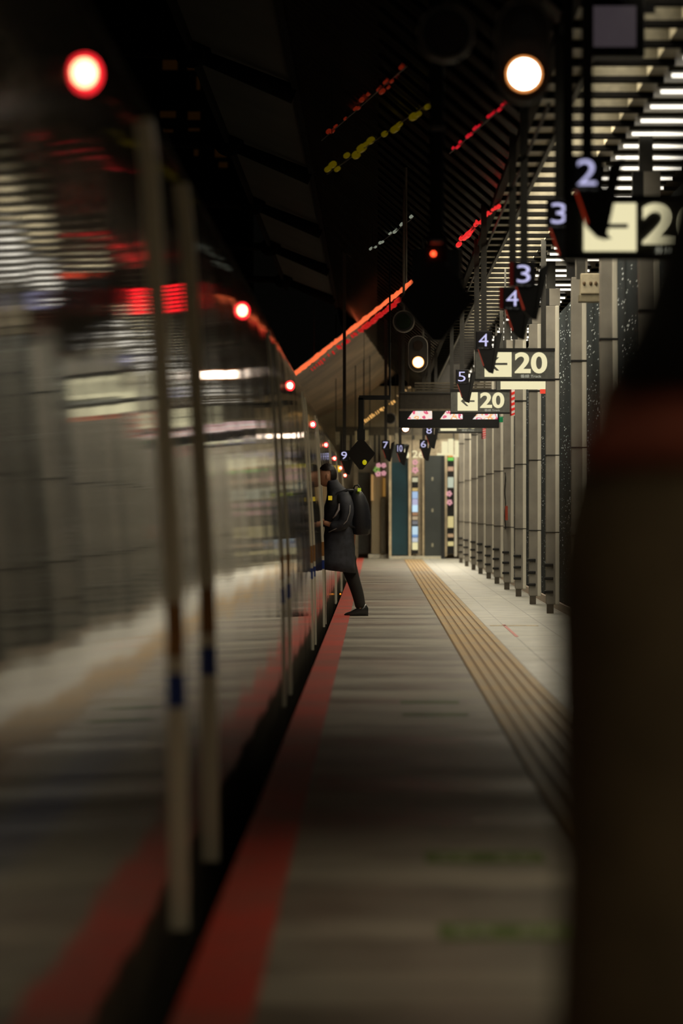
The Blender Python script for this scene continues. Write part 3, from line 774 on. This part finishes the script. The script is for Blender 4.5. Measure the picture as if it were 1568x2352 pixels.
# cluster of small cream boards under the far ceiling
t = thing('notice_cluster', P(1040, 1030, 121), 'cluster of small cream lit notice boards under the far ceiling', 'notice boards')
for (x0, x1, y0, y1) in ((1014, 1028, 1014, 1042), (1029, 1041, 1008, 1043), (1044, 1056, 1012, 1045), (1040, 1064, 1044, 1050), (1003, 1041, 1041, 1046)):
    rect('light_panel', x0, x1, y0, y1, 121, M_cream, parent=t, dep=.06)
rect('side_board', 1057, 1066, 1010, 1042, 121, M_dark, parent=t)
MB().box(XX(1040, 121), XX(1043, 121), 121.02, 121.08, ZZ(1012, 121), CZ).build('hanger_pole', M_pole, t)
t = thing('arrow_notice', P(950, 1038, 121), 'small cream lit arrow and digit notice between the far car signs', 'notice board')
MB().poly([(XX(a, 121), ZZ(b_, 121)) for a, b_ in ((925, 1052), (938, 1052), (940, 1045), (933, 1030), (929, 1032))], 121, 121.05).build('arrow', M_cream, t)
MB().box(XX(945, 121), XX(947, 121), 121.02, 121.06, ZZ(1052, 121), canopy_z(XX(945, 121))).build('hanger_rod', M_pole, t)
text('digit', '26', .28, .17, P(960, 1043, 121), M_cream, t, .003)
# pale fittings hanging in front of the far wall
k = 0
for (x0, x1, y0, y1, c, nm) in ((815, 824, 990, 1032, 1, 'left of the distant diamond pole'), (834, 846, 988, 1012, 1, 'right of the distant diamond pole'), (848, 853, 1000, 1038, 0, 'just past the diamond board'),
                                (907, 914, 995, 1022, 0, 'left of the tiny oval signal'), (792, 802, 1000, 1040, 0, 'over the train lamps'), (770, 780, 992, 1020, 0, 'farthest left above the train'), (884, 892, 985, 1040, 0, 'under the tiny round signal')):
    t = thing('hanging_banner', P((x0 + x1) / 2, y0, 119), 'small pale hanging banner ' + nm, 'banner', 'pale banners under the far ceiling')
    rect('cloth', x0, x1, y0, y1, 119, mat('pale_cloth' if c else 'tan_cloth', (.75, .68, .45) if c else (.4, .36, .26), .6), parent=t, dep=.04)
    MB().box(XX(x0, 119), XX(x0, 119) + .02, 119.05, 119.07, ZZ(y0, 119) - .1, canopy_z(XX(x0, 119))).build('hanger_rod', M_pole, t)
rect('ceiling_end_panel', 770, 1010, 980, 1000, D + .5, mat('end_fascia', (.10, .085, .06), .6)).__setitem__('kind', 'structure')
for i, px in enumerate((781, 803, 828, 858, 868, 905, 947, 1000)):
    rect('end_column', px, px + 5, 985, 1062, D + 1.8, M_pole, 'dark narrow upright below the far ceiling, ' + ['leftmost', 'second from left', 'third from left', 'fourth from left', 'fourth from right', 'third from right', 'second from right', 'rightmost'][i], 'upright', group='dark uprights below the far ceiling')
# yellow lamps near the train's far lights
tag(MB().ball(P(798, 1075, 100), .055, .04, .07).build('yellow_lamp', glow('yellow_lamp', (1., .68, .0), 1.0), smooth=True), 'bright yellow lamp beside the farthest red train lamps', 'lamp')
tag(MB().ball(P(837, 1062, 71.99), .03, .02, .035).build('yellow_reflector', glow('yellow_dim', (.8, .7, .0), .5), smooth=True), 'small yellow-green lamp on the right half of the distant diamond board', 'lamp')

# ------------------------------------------------------------------ train
def sag(y): return -.0027 * max(0, y - 27)
PROF = [(-2.15, .80), (-1.95, .60), (-1.7, .552), (-1.15, .548), (-.7, .553), (-.28, .561), (.0, .575), (.21, .588), (.5, .604), (.694, .617), (.9, .629), (1.07, .645), (1.16, .665), (1.24, .70), (1.31, .75), (1.38, .83), (1.45, .95),
        (1.54, 1.2), (1.6, 1.6), (1.63, 2.2)]
def prof(h):
    for (a, xa), (b, xb) in zip(PROF, PROF[1:]):
        if a <= h <= b: return xa + (xb - xa) * (h - a) / (b - a)
    return PROF[-1][1]
m = mat('train_paint', (.42, .40, .34), .036); nt = m.node_tree; b = nt.nodes['Principled BSDF']
g, s = world_xyz(nt)
zz = math_node(nt, 'ADD', s.outputs[2], math_node(nt, 'MULTIPLY', math_node(nt, 'MAXIMUM', math_node(nt, 'SUBTRACT', s.outputs[1], 27.), 0.), .0027))
hh = math_node(nt, 'SUBTRACT', zz, EYE)
def band(lo, hi): return math_node(nt, 'MULTIPLY', math_node(nt, 'GREATER_THAN', hh, lo), math_node(nt, 'LESS_THAN', hh, hi))
STRIPE_BLUE = (-.55, -.455); STRIPE_COP = (-.41, -.26)
def stripes(base):
    c = mixc(nt, band(*STRIPE_BLUE), base, (.02, .05, .24))
    return mixc(nt, band(*STRIPE_COP), c, (.32, .16, .05))
dn = noise_node(nt, g.outputs['Position'], (1, .6, 2.5), 4)
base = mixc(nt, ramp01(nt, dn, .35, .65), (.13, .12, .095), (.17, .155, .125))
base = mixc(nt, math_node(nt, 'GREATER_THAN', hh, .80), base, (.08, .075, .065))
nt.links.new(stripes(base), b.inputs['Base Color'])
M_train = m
m2 = mat('door_frame_paint', (.7, .66, .54), .35); nt = m2.node_tree
g, s = world_xyz(nt)
zz = math_node(nt, 'ADD', s.outputs[2], math_node(nt, 'MULTIPLY', math_node(nt, 'MAXIMUM', math_node(nt, 'SUBTRACT', s.outputs[1], 27.), 0.), .0027))
hh = math_node(nt, 'SUBTRACT', zz, EYE)
nt.links.new(stripes((.8, .74, .58)), nt.nodes['Principled BSDF'].inputs['Base Color'])
M_frame = m2
DOOR = (56.0, 57.35)
def wave(y, h):
    return (.00020 * math.sin(y * 6.1 + .7 * math.sin(h * 2.1)) + .00009 * math.sin(y * 15.3 + h * .8) + .0005 * math.sin(y * 2.3 + .9 * h + 1.)
            + .00005 * math.sin(y * 37. + 1.3 * h))
def car(y0, y1, label, frames, lamps, door=None):
    t = thing('train_car', (-2.2, (y0 + y1) / 2, -.6), label, 'train car', 'cars of the train')
    hs = [h for h, _ in PROF]
    H = []
    for a, b_ in zip(hs, hs[1:]):
        n = max(1, int((b_ - a) / .09));
        H += [a + (b_ - a) * k / n for k in range(n)]
    H.append(hs[-1])
    step = .085; n = int((y1 - y0) / step); bm = bmesh.new(); rows = []
    ys = [y0 + (y1 - y0) * i / n for i in range(n + 1)]
    for y in ys:
        rows.append([bm.verts.new((-(prof(h) + wave(y, h)), y, EYE + h + sag(y))) for h in H])
    for (ya, a), (yb, b_) in zip(zip(ys, rows), zip(ys[1:], rows[1:])):
        for k in range(len(H) - 1):
            if door and ya > door[0] and yb < door[1] and H[k] > -1.17 and H[k + 1] < .86: continue
            f = bm.faces.new((a[k], b_[k], b_[k + 1], a[k + 1])); f.smooth = True
    # far side, roof and ends
    def pt(x, h, y): return bm.verts.new((x, y, EYE + h + sag(y)))
    out = [(-prof(h), h) for h, _ in PROF] + [(-4.4 + prof(h), h) for h, _ in reversed(PROF)]
    A = [pt(x, h, y0) for x, h in out]; B = [pt(x, h, y1) for x, h in out]
    bm.faces.new(A); bm.faces.new(list(reversed(B)))
    for k in range(len(PROF) - 1, len(out)):
        j = (k + 1) % len(out)
        bm.faces.new((A[k], B[k], B[j], A[j]))
    mb = MB(); mb.bm.free(); mb.bm = bm
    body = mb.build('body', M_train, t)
    # door frame strips
    for y in frames:
        pr = .025 if y < 30 else .011
        bm = bmesh.new(); f1 = []; hl = [-1.17 + 2.26 * k / 24 for k in range(25)]
        for h in hl:
            x = -prof(h); z = EYE + h + sag(y)
            f1.append([bm.verts.new((x + pr, y, z)), bm.verts.new((x + pr, y + .10, z)), bm.verts.new((x - .01, y + .10, z)), bm.verts.new((x - .01, y, z))])
        mb = MB(); mb.bm.free(); mb.bm = bm; mb.skin(f1, True, True)
        mb.build('door_frame', M_frame, t)
    for i in range(0, len(frames) - 1, 2):
        ya, yb = frames[i], frames[i + 1]
        if door and ya < door[1] and yb > door[0] or yb - ya > 2.5: continue
        bm = bmesh.new(); f1 = []
        for k in range(15):
            h = -1.15 + k * 2.0 / 14; x = -prof(h)
            f1.append([bm.verts.new((x + .003, yy, EYE + h + sag(yy))) for yy in (ya + .12, yb - .03)])
        mb = MB(); mb.bm.free(); mb.bm = bm; mb.skin(f1, False)
        mb.build('door', M_train, t, True)
    for (px, py, y) in lamps:
        c = P(px, py, y); c.x = -prof(c.z - EYE - sag(y)) + .012
        c.x -= .012
        l = MB().ball(c, .030, .030, .036).build('side_lamp', glow('red_side_lamp', (1.0, .02, .03), 4.0), t, True)
        MB().ball(c + Vector((.0, -.026, 0)), .017, .010, .021).build('lamp_lens', glow('hot_side_lamp', (1.0, .5, .25), 14.0), l, True)
    return t
L = [(198, 170, 11.4), (555, 714, 24.9), (662, 886, 38.9), (720, 975, 53.0), (750, 1022, 67.), (770, 1053, 81.), (787, 1075, 95.), (795, 1092, 109.)]
car(1.0, 15.95, 'glossy train car nearest the camera, filling the left of the picture', [14.56], L[:1])
car(16.05, 41.0, 'glossy train car second from the camera, carrying two red side lamps', [17.4, 31.4, 33.6], L[1:3])
car(41.1, 66.0, 'glossy train car that the person with the backpack is boarding', [45.6, 47.6, 55.75, 57.4], L[3:4], DOOR)
car(66.1, 91.0, 'far glossy train car just beyond the one being boarded', [72., 73.2, 84., 85.2], L[4:6])
car(91.1, 116.0, 'second farthest glossy train car at the platform end', [98., 99.2], L[6:8])
car(116.1, 124.3, 'farthest glossy train car past the platform end', [], [])
# vestibule behind the open door
v = [o for o in bpy.data.objects if o.get('label', '').startswith('glossy train car that')][0]
sz = sag(56.7)
mb = MB()
mb.box(-2.0, -.57, DOOR[0], DOOR[1], -.06 + sz, -.01 + sz)
mb.box(-2.05, -2.0, DOOR[0], DOOR[1], -.06 + sz, 2.1 + sz)
mb.box(-2.0, -.68, DOOR[0] - .02, DOOR[0], -.06 + sz, 2.1 + sz)
mb.box(-2.0, -.68, DOOR[1], DOOR[1] + .02, -.06 + sz, 2.1 + sz)
mb.build('vestibule', mat('vestibule_grey', (.2, .19, .17), .5), v)
for y in (15.98, 41.05, 66.05, 91.05): pass
# track hardware in the gap
random.seed(3)
t = thing('gap_lamp', P(790, 1357, 57 * 1.3), 'small orange light low in the gap beside the red stripe', 'lamp')
MB().ball(Vector((-.49, 73, -.02)), .012).build('bulb', glow('orange_gap', (1., .3, .02), 1.2), t, True)

# ------------------------------------------------------------------ boarding person
M_coat = mat('charcoal_coat', (.05, .052, .068), .7, noise=(14., .5))
M_trou = mat('dark_trousers', (.022, .018, .015), .8)
M_shoe = mat('black_leather', (.03, .03, .03), .18)
M_skin = mat('skin', (.72, .36, .22), .5, noise=(30., .1))
M_hair = mat('dark_brown_hair', (.018, .010, .008), .5)
M_bag = mat('black_nylon', (.012, .012, .017), .5)
PY = 56.8
def Q(px, py, dy=0.): return P(px, py, PY) + Vector((0, dy, 0))
def skin_body(name, chains, m, parent, sub=2):
    """chains: lists of (point, radius); chains share joints by identical coordinates"""
    me = bpy.data.meshes.new(name); vs = []; rad = []; es = []; idx = {}
    for ch in chains:
        prev = None
        for p, r in ch:
            key = tuple(round(c, 5) for c in p)
            if key not in idx: idx[key] = len(vs); vs.append(tuple(p)); rad.append(r)
            i = idx[key]
            if prev is not None and prev != i: es.append((prev, i))
            prev = i
    me.from_pydata(vs, es, []); o = bpy.data.objects.new(name, me); COL.objects.link(o)
    md = o.modifiers.new('skin', 'SKIN'); md.use_smooth_shade = True
    me.skin_vertices or None
    if not me.skin_vertices:
        bm = bmesh.new(); bm.from_mesh(me); bm.verts.layers.skin.verify(); bm.to_mesh(me); bm.free()
    lay = me.skin_vertices[0].data
    for i, r in enumerate(rad):
        rr = r if isinstance(r, tuple) else (r, r)
        lay[i].radius = rr; lay[i].use_root = (i == 0)
    sb = o.modifiers.new('sub', 'SUBSURF'); sb.levels = sub; sb.render_levels = sub
    dg = bpy.context.evaluated_depsgraph_get(); dg.update()
    nm = bpy.data.meshes.new_from_object(o.evaluated_get(dg)); nm.name = name
    bpy.data.objects.remove(o)
    nm.materials.clear(); nm.materials.append(m)
    for p in nm.polygons: p.use_smooth = True
    o = bpy.data.objects.new(name, nm); COL.objects.link(o); put(o, parent); return o
def head_mesh(c, face, s=1.0, pitch=0.):
    """head centred at c looking along unit vector face (horizontal)"""
    f = Vector(face).normalized(); side = Vector((-f.y, f.x, 0)); up = Vector((0, 0, 1))
    bm = bmesh.new(); bmesh.ops.create_uvsphere(bm, u_segments=32, v_segments=24, radius=1)
    for v in bm.verts:
        x, y, z = v.co             # x forward, y side, z up
        w = .074 * (1 - .16 * max(0, -z)) ; d = .095; h = .118
        if z < 0: w *= 1 - .22 * z * z; 
        px, py, pz = x * d, y * w, z * h
        if x > .2 and z < -.2: px += .008 * (-z)                      # jaw and chin
        if x < 0 and z < -.45: px *= .72                             # nape
        if x > .75:
            nose = math.exp(-((y / .16) ** 2) - ((z + .12) / .2) ** 2); px += .024 * nose
            br = math.exp(-((z - .16) / .1) ** 2) * math.exp(-((abs(y) - .3) / .25) ** 2); px += .004 * br
            eye = math.exp(-((z - .02) / .09) ** 2 - ((abs(y) - .34) / .14) ** 2); px -= .008 * eye
            lip = math.exp(-((z + .48) / .07) ** 2 - (y / .26) ** 2); px += .006 * lip
            mo = math.exp(-((z + .48) / .025) ** 2 - (y / .26) ** 2); px -= .005 * mo
        v.co = f * px + side * py + up * pz
    ears = []
    for sgn in (1, -1):
        bmesh.ops.create_uvsphere(bm, u_segments=12, v_segments=8, radius=1, matrix=Matrix.Translation(side * sgn * .076 + up * -.008 - f * .008)
            @ Matrix(((f.x * .017, side.x * .009, 0, 0), (f.y * .017, side.y * .009, 0, 0), (0, 0, .031, 0), (0, 0, 0, 1))))
    R = Matrix.Rotation(pitch, 4, side)
    for v in bm.verts: v.co = (R @ (v.co * s)) + Vector(c)
    return bm
def join_bm(o, bm):
    b2 = bmesh.new(); b2.from_mesh(o.data); me = bpy.data.meshes.new('tmp'); bm.to_mesh(me); bm.free(); b2.from_mesh(me)
    b2.to_mesh(o.data); b2.free(); bpy.data.meshes.remove(me)
    for p in o.data.polygons: p.use_smooth = True
per = thing('person', Q(822, 1415), 'person in a dark knee-length coat stepping from the platform into the train', 'person')
hip = Q(790, 1262); 
footR = Q(826, 1402, .06)
chains = [
    [(hip, .13), (Q(792, 1235), .125), (Q(795, 1205), .12), (Q(790, 1170), .105), (Q(783, 1143), .085), (Q(772, 1124), .05), (Q(764, 1110), .048)],
    [(hip, .13), (Q(797, 1288, .06), .088), (Q(812, 1335, .06), .062), (Q(821, 1362, .06), .058), (Q(828, 1396, .06), .042), (Q(826, 1408, .06), .038), (Q(806, 1412, .06), .03)],
    [(hip, .13), (Q(765, 1262, -.07), .09), (Q(738, 1256, -.08), .07), (Q(722, 1300, -.08), .055), (Q(712, 1350, -.08), .042), (Q(692, 1356, -.08), .03)],
    [(Q(783, 1143), .085), (Q(788, 1142, -.19), .062), (Q(797, 1170, -.22), .05), (Q(795, 1201, -.23), .043), (Q(771, 1208, -.21), .036), (Q(752, 1203, -.19), .028), (Q(742, 1199, -.18), .03)],
    [(Q(783, 1143), .085), (Q(788, 1142, .19), .062), (Q(780, 1175, .22), .05), (Q(770, 1204, .22), .043), (Q(748, 1200, .2), .036), (Q(730, 1194, .18), .028), (Q(720, 1190, .17), .03)],
]
body = skin_body('body', chains, M_skin, per, 2)
join_bm(body, head_mesh(Q(750, 1093), (-1, 0, 0), 1.0, 0.))
for (c0, sy) in ((Q(740, 1198), -.18), (Q(718, 1189), .17)):
    for k in range(4):
        dy = sy + (k - 1.5) * .019; L_ = (.075, .085, .08, .062)[k]
        a = c0 + Vector((.0, dy, .004 * (k % 2)))
        bmf = MB(); bmf.tube([a, a + Vector((-L_ * .45, 0, .002)), a + Vector((-L_ * .8, 0, -.018)), a + Vector((-L_ * .9, 0, -.04))], [.0095, .009, .008, .006], 8)
        join_bm(body, bmf.bm)
    a = c0 + Vector((.02, sy - .03, .01)); bmf = MB(); bmf.tube([a, a + Vector((-.03, -.012, .012)), a + Vector((-.055, -.004, .008))], [.012, .0105, .007], 8); join_bm(body, bmf.bm)
# trousers
skin_body('trousers', [
    [(hip, .14), (Q(797, 1288, .06), .099), (Q(812, 1335, .06), .076), (Q(821, 1362, .06), .07), (Q(827, 1390, .06), .062), (Q(828, 1398, .06), .06)],
    [(hip, .14), (Q(765, 1262, -.07), .10), (Q(737, 1256, -.08), .082), (Q(722, 1300, -.08), .072), (Q(713, 1342, -.08), .062)]], M_trou, per, 2)
X_, Y_, Z_ = Vector((1, 0, 0)), Vector((0, 1, 0)), Vector((0, 0, 1))
def coat():
    mb = MB(); r = []
    #      cx, cy(px) , half depth px, half width m
    for cx, cy, hx, hy in ((768, 1311, 49, .24), (770, 1290, 46, .235), (774, 1265, 42, .225), (777, 1240, 37, .215), (779, 1212, 35, .205), (780, 1185, 36, .215),
                           (779, 1160, 34, .225), (779, 1143, 31, .21), (776, 1130, 25, .15), (769, 1119, 18, .095), (763, 1108, 14, .078), (762, 1103, 13, .074)):
        k = PY / F; tilt = .16 if cy < 1150 else .0
        tl = Vector((1, 0, -.12 if cy > 1280 else .12)).normalized()
        r.append((Q(cx, cy), hx * k, hy, tl, Y_))
    mb.loft(r, 36, 2.3)
    for v in mb.bm.verts:      # folds
        v.co.x += .006 * math.sin(v.co.z * 38 + v.co.y * 12); v.co.y += .005 * math.sin(v.co.z * 30 + v.co.x * 15)
    return mb.build('coat', M_coat, per, True)
ct = coat()
skin_body('sleeve', [[(Q(784, 1138, -.1), .08), (Q(790, 1146, -.2), .092), (Q(799, 1172, -.235), .086), (Q(794, 1202, -.24), .078), (Q(772, 1211, -.22), .070), (Q(757, 1206, -.2), .058)]], M_coat, per, 2)
skin_body('sleeve', [[(Q(784, 1138, .1), .08), (Q(790, 1146, .2), .078), (Q(782, 1175, .235), .068), (Q(771, 1205, .24), .062), (Q(750, 1203, .22), .055), (Q(737, 1197, .2), .05)]], M_coat, per, 2)
MB().tube([Q(804, 1160, -.31), Q(803, 1178, -.315), Q(797, 1196, -.31), Q(785, 1208, -.29), Q(770, 1215, -.27), Q(755, 1222, -.25)], .0045, 6).build('sleeve_piping', mat('reflective_piping', (.55, .52, .5), .4), per, True)
MB().tube([Q(779, 1157, -.27), Q(778, 1170, -.29), Q(771, 1183, -.30), Q(764, 1190, -.29)], [.008, .014, .012, .006], 6).build('cuff_glove', mat('grey_glove', (.35, .3, .3), .5), per, True)
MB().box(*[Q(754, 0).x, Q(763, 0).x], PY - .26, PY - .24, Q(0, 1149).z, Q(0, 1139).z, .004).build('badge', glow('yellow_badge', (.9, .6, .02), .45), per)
# hair cap
bm = head_mesh(Q(752, 1091), (-1, 0, 0), 1.09, 0.)
cx = Q(752, 1091)
dele = [v for v in bm.verts if (v.co.z - cx.z) < .02 and (v.co.x - cx.x) < .0 or (v.co.z - cx.z) < -.075 or ((v.co.x - cx.x) < -.07 and (v.co.z - cx.z) < .05) or ((v.co.x - cx.x) < .035 and (v.co.z - cx.z) < .035 and abs(v.co.y - cx.y) > .03)]
bmesh.ops.delete(bm, geom=dele, context='VERTS')
for v in bm.verts: v.co += Vector((0, random.uniform(-.003, .003), random.uniform(-.003, .004)))
mb = MB(); mb.bm.free(); mb.bm = bm; mb.build('hair', M_hair, per, True)
def shoe(ax, ay, dy, toe):
    mb = MB(); c = Q(ax, ay, dy); k = PY / F
    rings = []
    for t_, w, h, z in ((.078, .030, .045, .046), (.05, .038, .066, .066), (.0, .04, .062, .062), (-.06, .043, .042, .042), (-.12, .046, .026, .026), (-.165, .036, .018, .02), (-.185, .014, .008, .014)):
        rings.append((c + Vector((t_, 0, z)), h, w, Z_, Y_))
    mb.loft(rings, 20, 2.4); return mb.build('shoe', M_shoe, per, True)
shoe(829, 1415.5, .06, 0); shoe(712, 1362, -.08, 0)
# backpack
bp = thing('backpack', Q(828, 1228), 'large black backpack worn on the back of the boarding person', 'backpack')
mb = MB(); r = []
for cx, cy, hx, hy in ((832, 1229, 12, .09), (828, 1226, 21, .14), (827, 1210, 24, .155), (826, 1185, 25, .16), (823, 1160, 24, .155), (819, 1140, 20, .14), (815, 1128, 15, .12), (812, 1123, 9, .07)):
    r.append((Q(cx, cy), hx * PY / F, hy, X_, Y_))
mb.loft(r, 28, 2.6); mb.build('bag_body', M_bag, bp, True)
mb = MB(); r = []
for cx, cy, hx, hy in ((843, 1222, 4, .07), (845, 1215, 7, .11), (845, 1195, 7, .115), (842, 1180, 5, .10), (841, 1176, 2, .06)): r.append((Q(cx, cy), hx * PY / F, hy, X_, Y_))
mb.loft(r, 20, 2.6); mb.build('front_pocket', M_bag, bp, True)
MB().tube([Q(812, 1124), Q(814, 1116), Q(822, 1114), Q(827, 1121), Q(826, 1126)], .008).build('carry_handle', M_bag, bp, True)
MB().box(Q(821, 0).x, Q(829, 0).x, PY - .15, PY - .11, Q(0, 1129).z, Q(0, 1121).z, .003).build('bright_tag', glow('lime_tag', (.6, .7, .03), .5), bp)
for sy in (-.13, .13):
    MB().tube([Q(812, 1127, sy), Q(797, 1126, sy * 1.15), Q(775, 1134, sy * 1.25), Q(763, 1152, sy * 1.3), Q(768, 1180, sy * 1.3), Q(800, 1206, sy * 1.25), Q(815, 1212, sy)], .016).build('strap', M_bag, bp, True)

# ------------------------------------------------------------------ dark person close on the right
NY = 6.2
def R(px, py, dy=0.): return P(px, py, NY) + Vector((0, dy, 0))
M_ncoat = mat('brown_black_coat', (.20, .155, .088), .85, noise=(10., .3))
M_scarf = mat('brown_red_scarf', (.5, .14, .09), .9, noise=(12., .3))
M_hair2 = mat('black_hair', (.004, .004, .004), .45)
cxn = XX(1266, NY) + .24
near = thing('person', (cxn, NY, 0), 'blurred person in a dark coat close on the right, seen from behind', 'person')
V3 = lambda x, y, z: Vector((cxn + x, NY + y, z))
hipn = V3(0, 0, .88)
body = skin_body('body', [[(hipn, .13), (V3(0, 0, 1.05), .12), (V3(0, 0, 1.2), .13), (V3(0, .0, 1.28), .10), (V3(0, .01, 1.36), .05), (V3(0, .02, 1.42), .05)],
    [(hipn, .13), (V3(-.09, 0, .78), .085), (V3(-.095, 0, .46), .06), (V3(-.1, -.01, .12), .042), (V3(-.1, .0, .06), .04), (V3(-.105, .12, .03), .032)],
    [(hipn, .13), (V3(.09, 0, .78), .085), (V3(.095, 0, .46), .06), (V3(.1, -.01, .12), .042), (V3(.1, .0, .06), .04), (V3(.105, .12, .03), .032)],
    [(V3(0, .0, 1.28), .10), (V3(-.15, 0, 1.27), .058), (V3(-.185, 0, 1.03), .045), (V3(-.185, .05, .80), .032), (V3(-.18, .08, .73), .03)],
    [(V3(0, .0, 1.28), .10), (V3(.15, 0, 1.27), .058), (V3(.185, 0, 1.03), .045), (V3(.185, .05, .80), .032), (V3(.18, .08, .73), .03)]], M_skin, near, 2)
join_bm(body, head_mesh(V3(0, .03, 1.50), (0, 1, 0), 1.0))
for sx in (-1, 1):
    for k in range(4):
        a = V3(sx * .18, .055 + k * .018, .71); L_ = (.075, .085, .08, .062)[k]
        f_ = MB(); f_.tube([a, a + Vector((0, .004, -L_ * .5)), a + Vector((-sx * .012, .006, -L_ * .85)), a + Vector((-sx * .028, .006, -L_))], [.0095, .009, .008, .006], 8); join_bm(body, f_.bm)
    a = V3(sx * .172, .11, .735); f_ = MB(); f_.tube([a, a + Vector((-sx * .01, .03, -.02)), a + Vector((-sx * .015, .035, -.055))], [.012, .0105, .007], 8); join_bm(body, f_.bm)
mb = MB(); mb.loft([(V3(0, 0, z), a, b_, X_, Y_) for z, a, b_ in ((.40, .245, .19), (.6, .235, .185), (.85, .225, .175), (1.0, .22, .165), (1.10, .225, .16), (1.17, .205, .15), (1.23, .175, .13), (1.28, .12, .10), (1.33, .075, .075))], 40, 2.5)
mb.build('coat', M_ncoat, near, True)
for sx in (-1, 1):
    mb = MB(); mb.loft([(V3(sx * x, y, z), a, a, X_, Y_) for x, y, z, a in ((.12, 0, 1.235, .05), (.15, 0, 1.19, .070), (.168, 0, 1.1, .070), (.172, 0, 1.02, .068), (.178, .01, .95, .06), (.178, .045, .80, .055), (.178, .06, .74, .052))], 24, 2.1)
    mb.build('sleeve', M_ncoat, near, True)
    mb = MB(); mb.loft([(V3(sx * .1, 0, z), a, a, X_, Y_) for z, a in ((.05, .062), (.3, .07), (.5, .082), (.75, .1))], 20); mb.build('trouser_leg', M_trou, near, True)
    mb = MB(); mb.loft([(V3(sx * .1, y, z), w, h, X_, Z_) for y, w, h, z in ((-.08, .03, .03, .035), (-.04, .04, .045, .047), (.05, .042, .04, .042), (.13, .046, .028, .03), (.18, .03, .016, .02))], 18); mb.build('shoe', M_shoe, near, True)
mb = MB(); mb.loft([(V3(0, .0, z), a, b_, X_, Y_) for z, a, b_ in ((1.205, .215, .155), (1.225, .215, .165), (1.25, .198, .16), (1.29, .16, .15), (1.34, .12, .12), (1.38, .09, .10))], 40, 2.2)
mb.build('scarf', M_scarf, near, True)
mb = MB(); mb.loft([(V3(0, y, z), a, b_, X_, Y_) for z, a, b_, y in ((1.285, .17, .12, -.035), (1.31, .18, .15, -.03), (1.37, .148, .15, -.01), (1.44, .122, .125, .0), (1.50, .108, .115, .01), (1.56, .1, .112, .02), (1.61, .075, .09, .03), (1.635, .03, .04, .03))], 36, 2.1)
mb.build('hair', M_hair2, near, True)

# ------------------------------------------------------------------ dim buildings across the tracks
M_nb = mat('night_building', (.02, .018, .015), .8)
t = thing('distant_building', (-14, 170, 0), 'dark building across the tracks with faint amber windows', 'building')
MB().box(-22, -4.2, 170, 180, -2, 20).build('wall', M_nb, t)
aw = glow('amber_window', (.5, .2, .03), .012)
for (px, py, w, h) in ((390, 148, 34, 22), (445, 148, 30, 22), (455, 190, 8, 30), (385, 262, 36, 14), (445, 265, 28, 18), (502, 265, 12, 22), (445, 297, 26, 6), (385, 300, 24, 6), (506, 345, 26, 30), (450, 350, 10, 14), (512, 378, 20, 12)):
    c = P(px, py, 169.8)
    MB().box(c.x - w / 2 * .01415, c.x + w / 2 * .01415, 169.85, 170, c.z - h / 2 * .01415, c.z + h / 2 * .01415).build('window', aw, t)
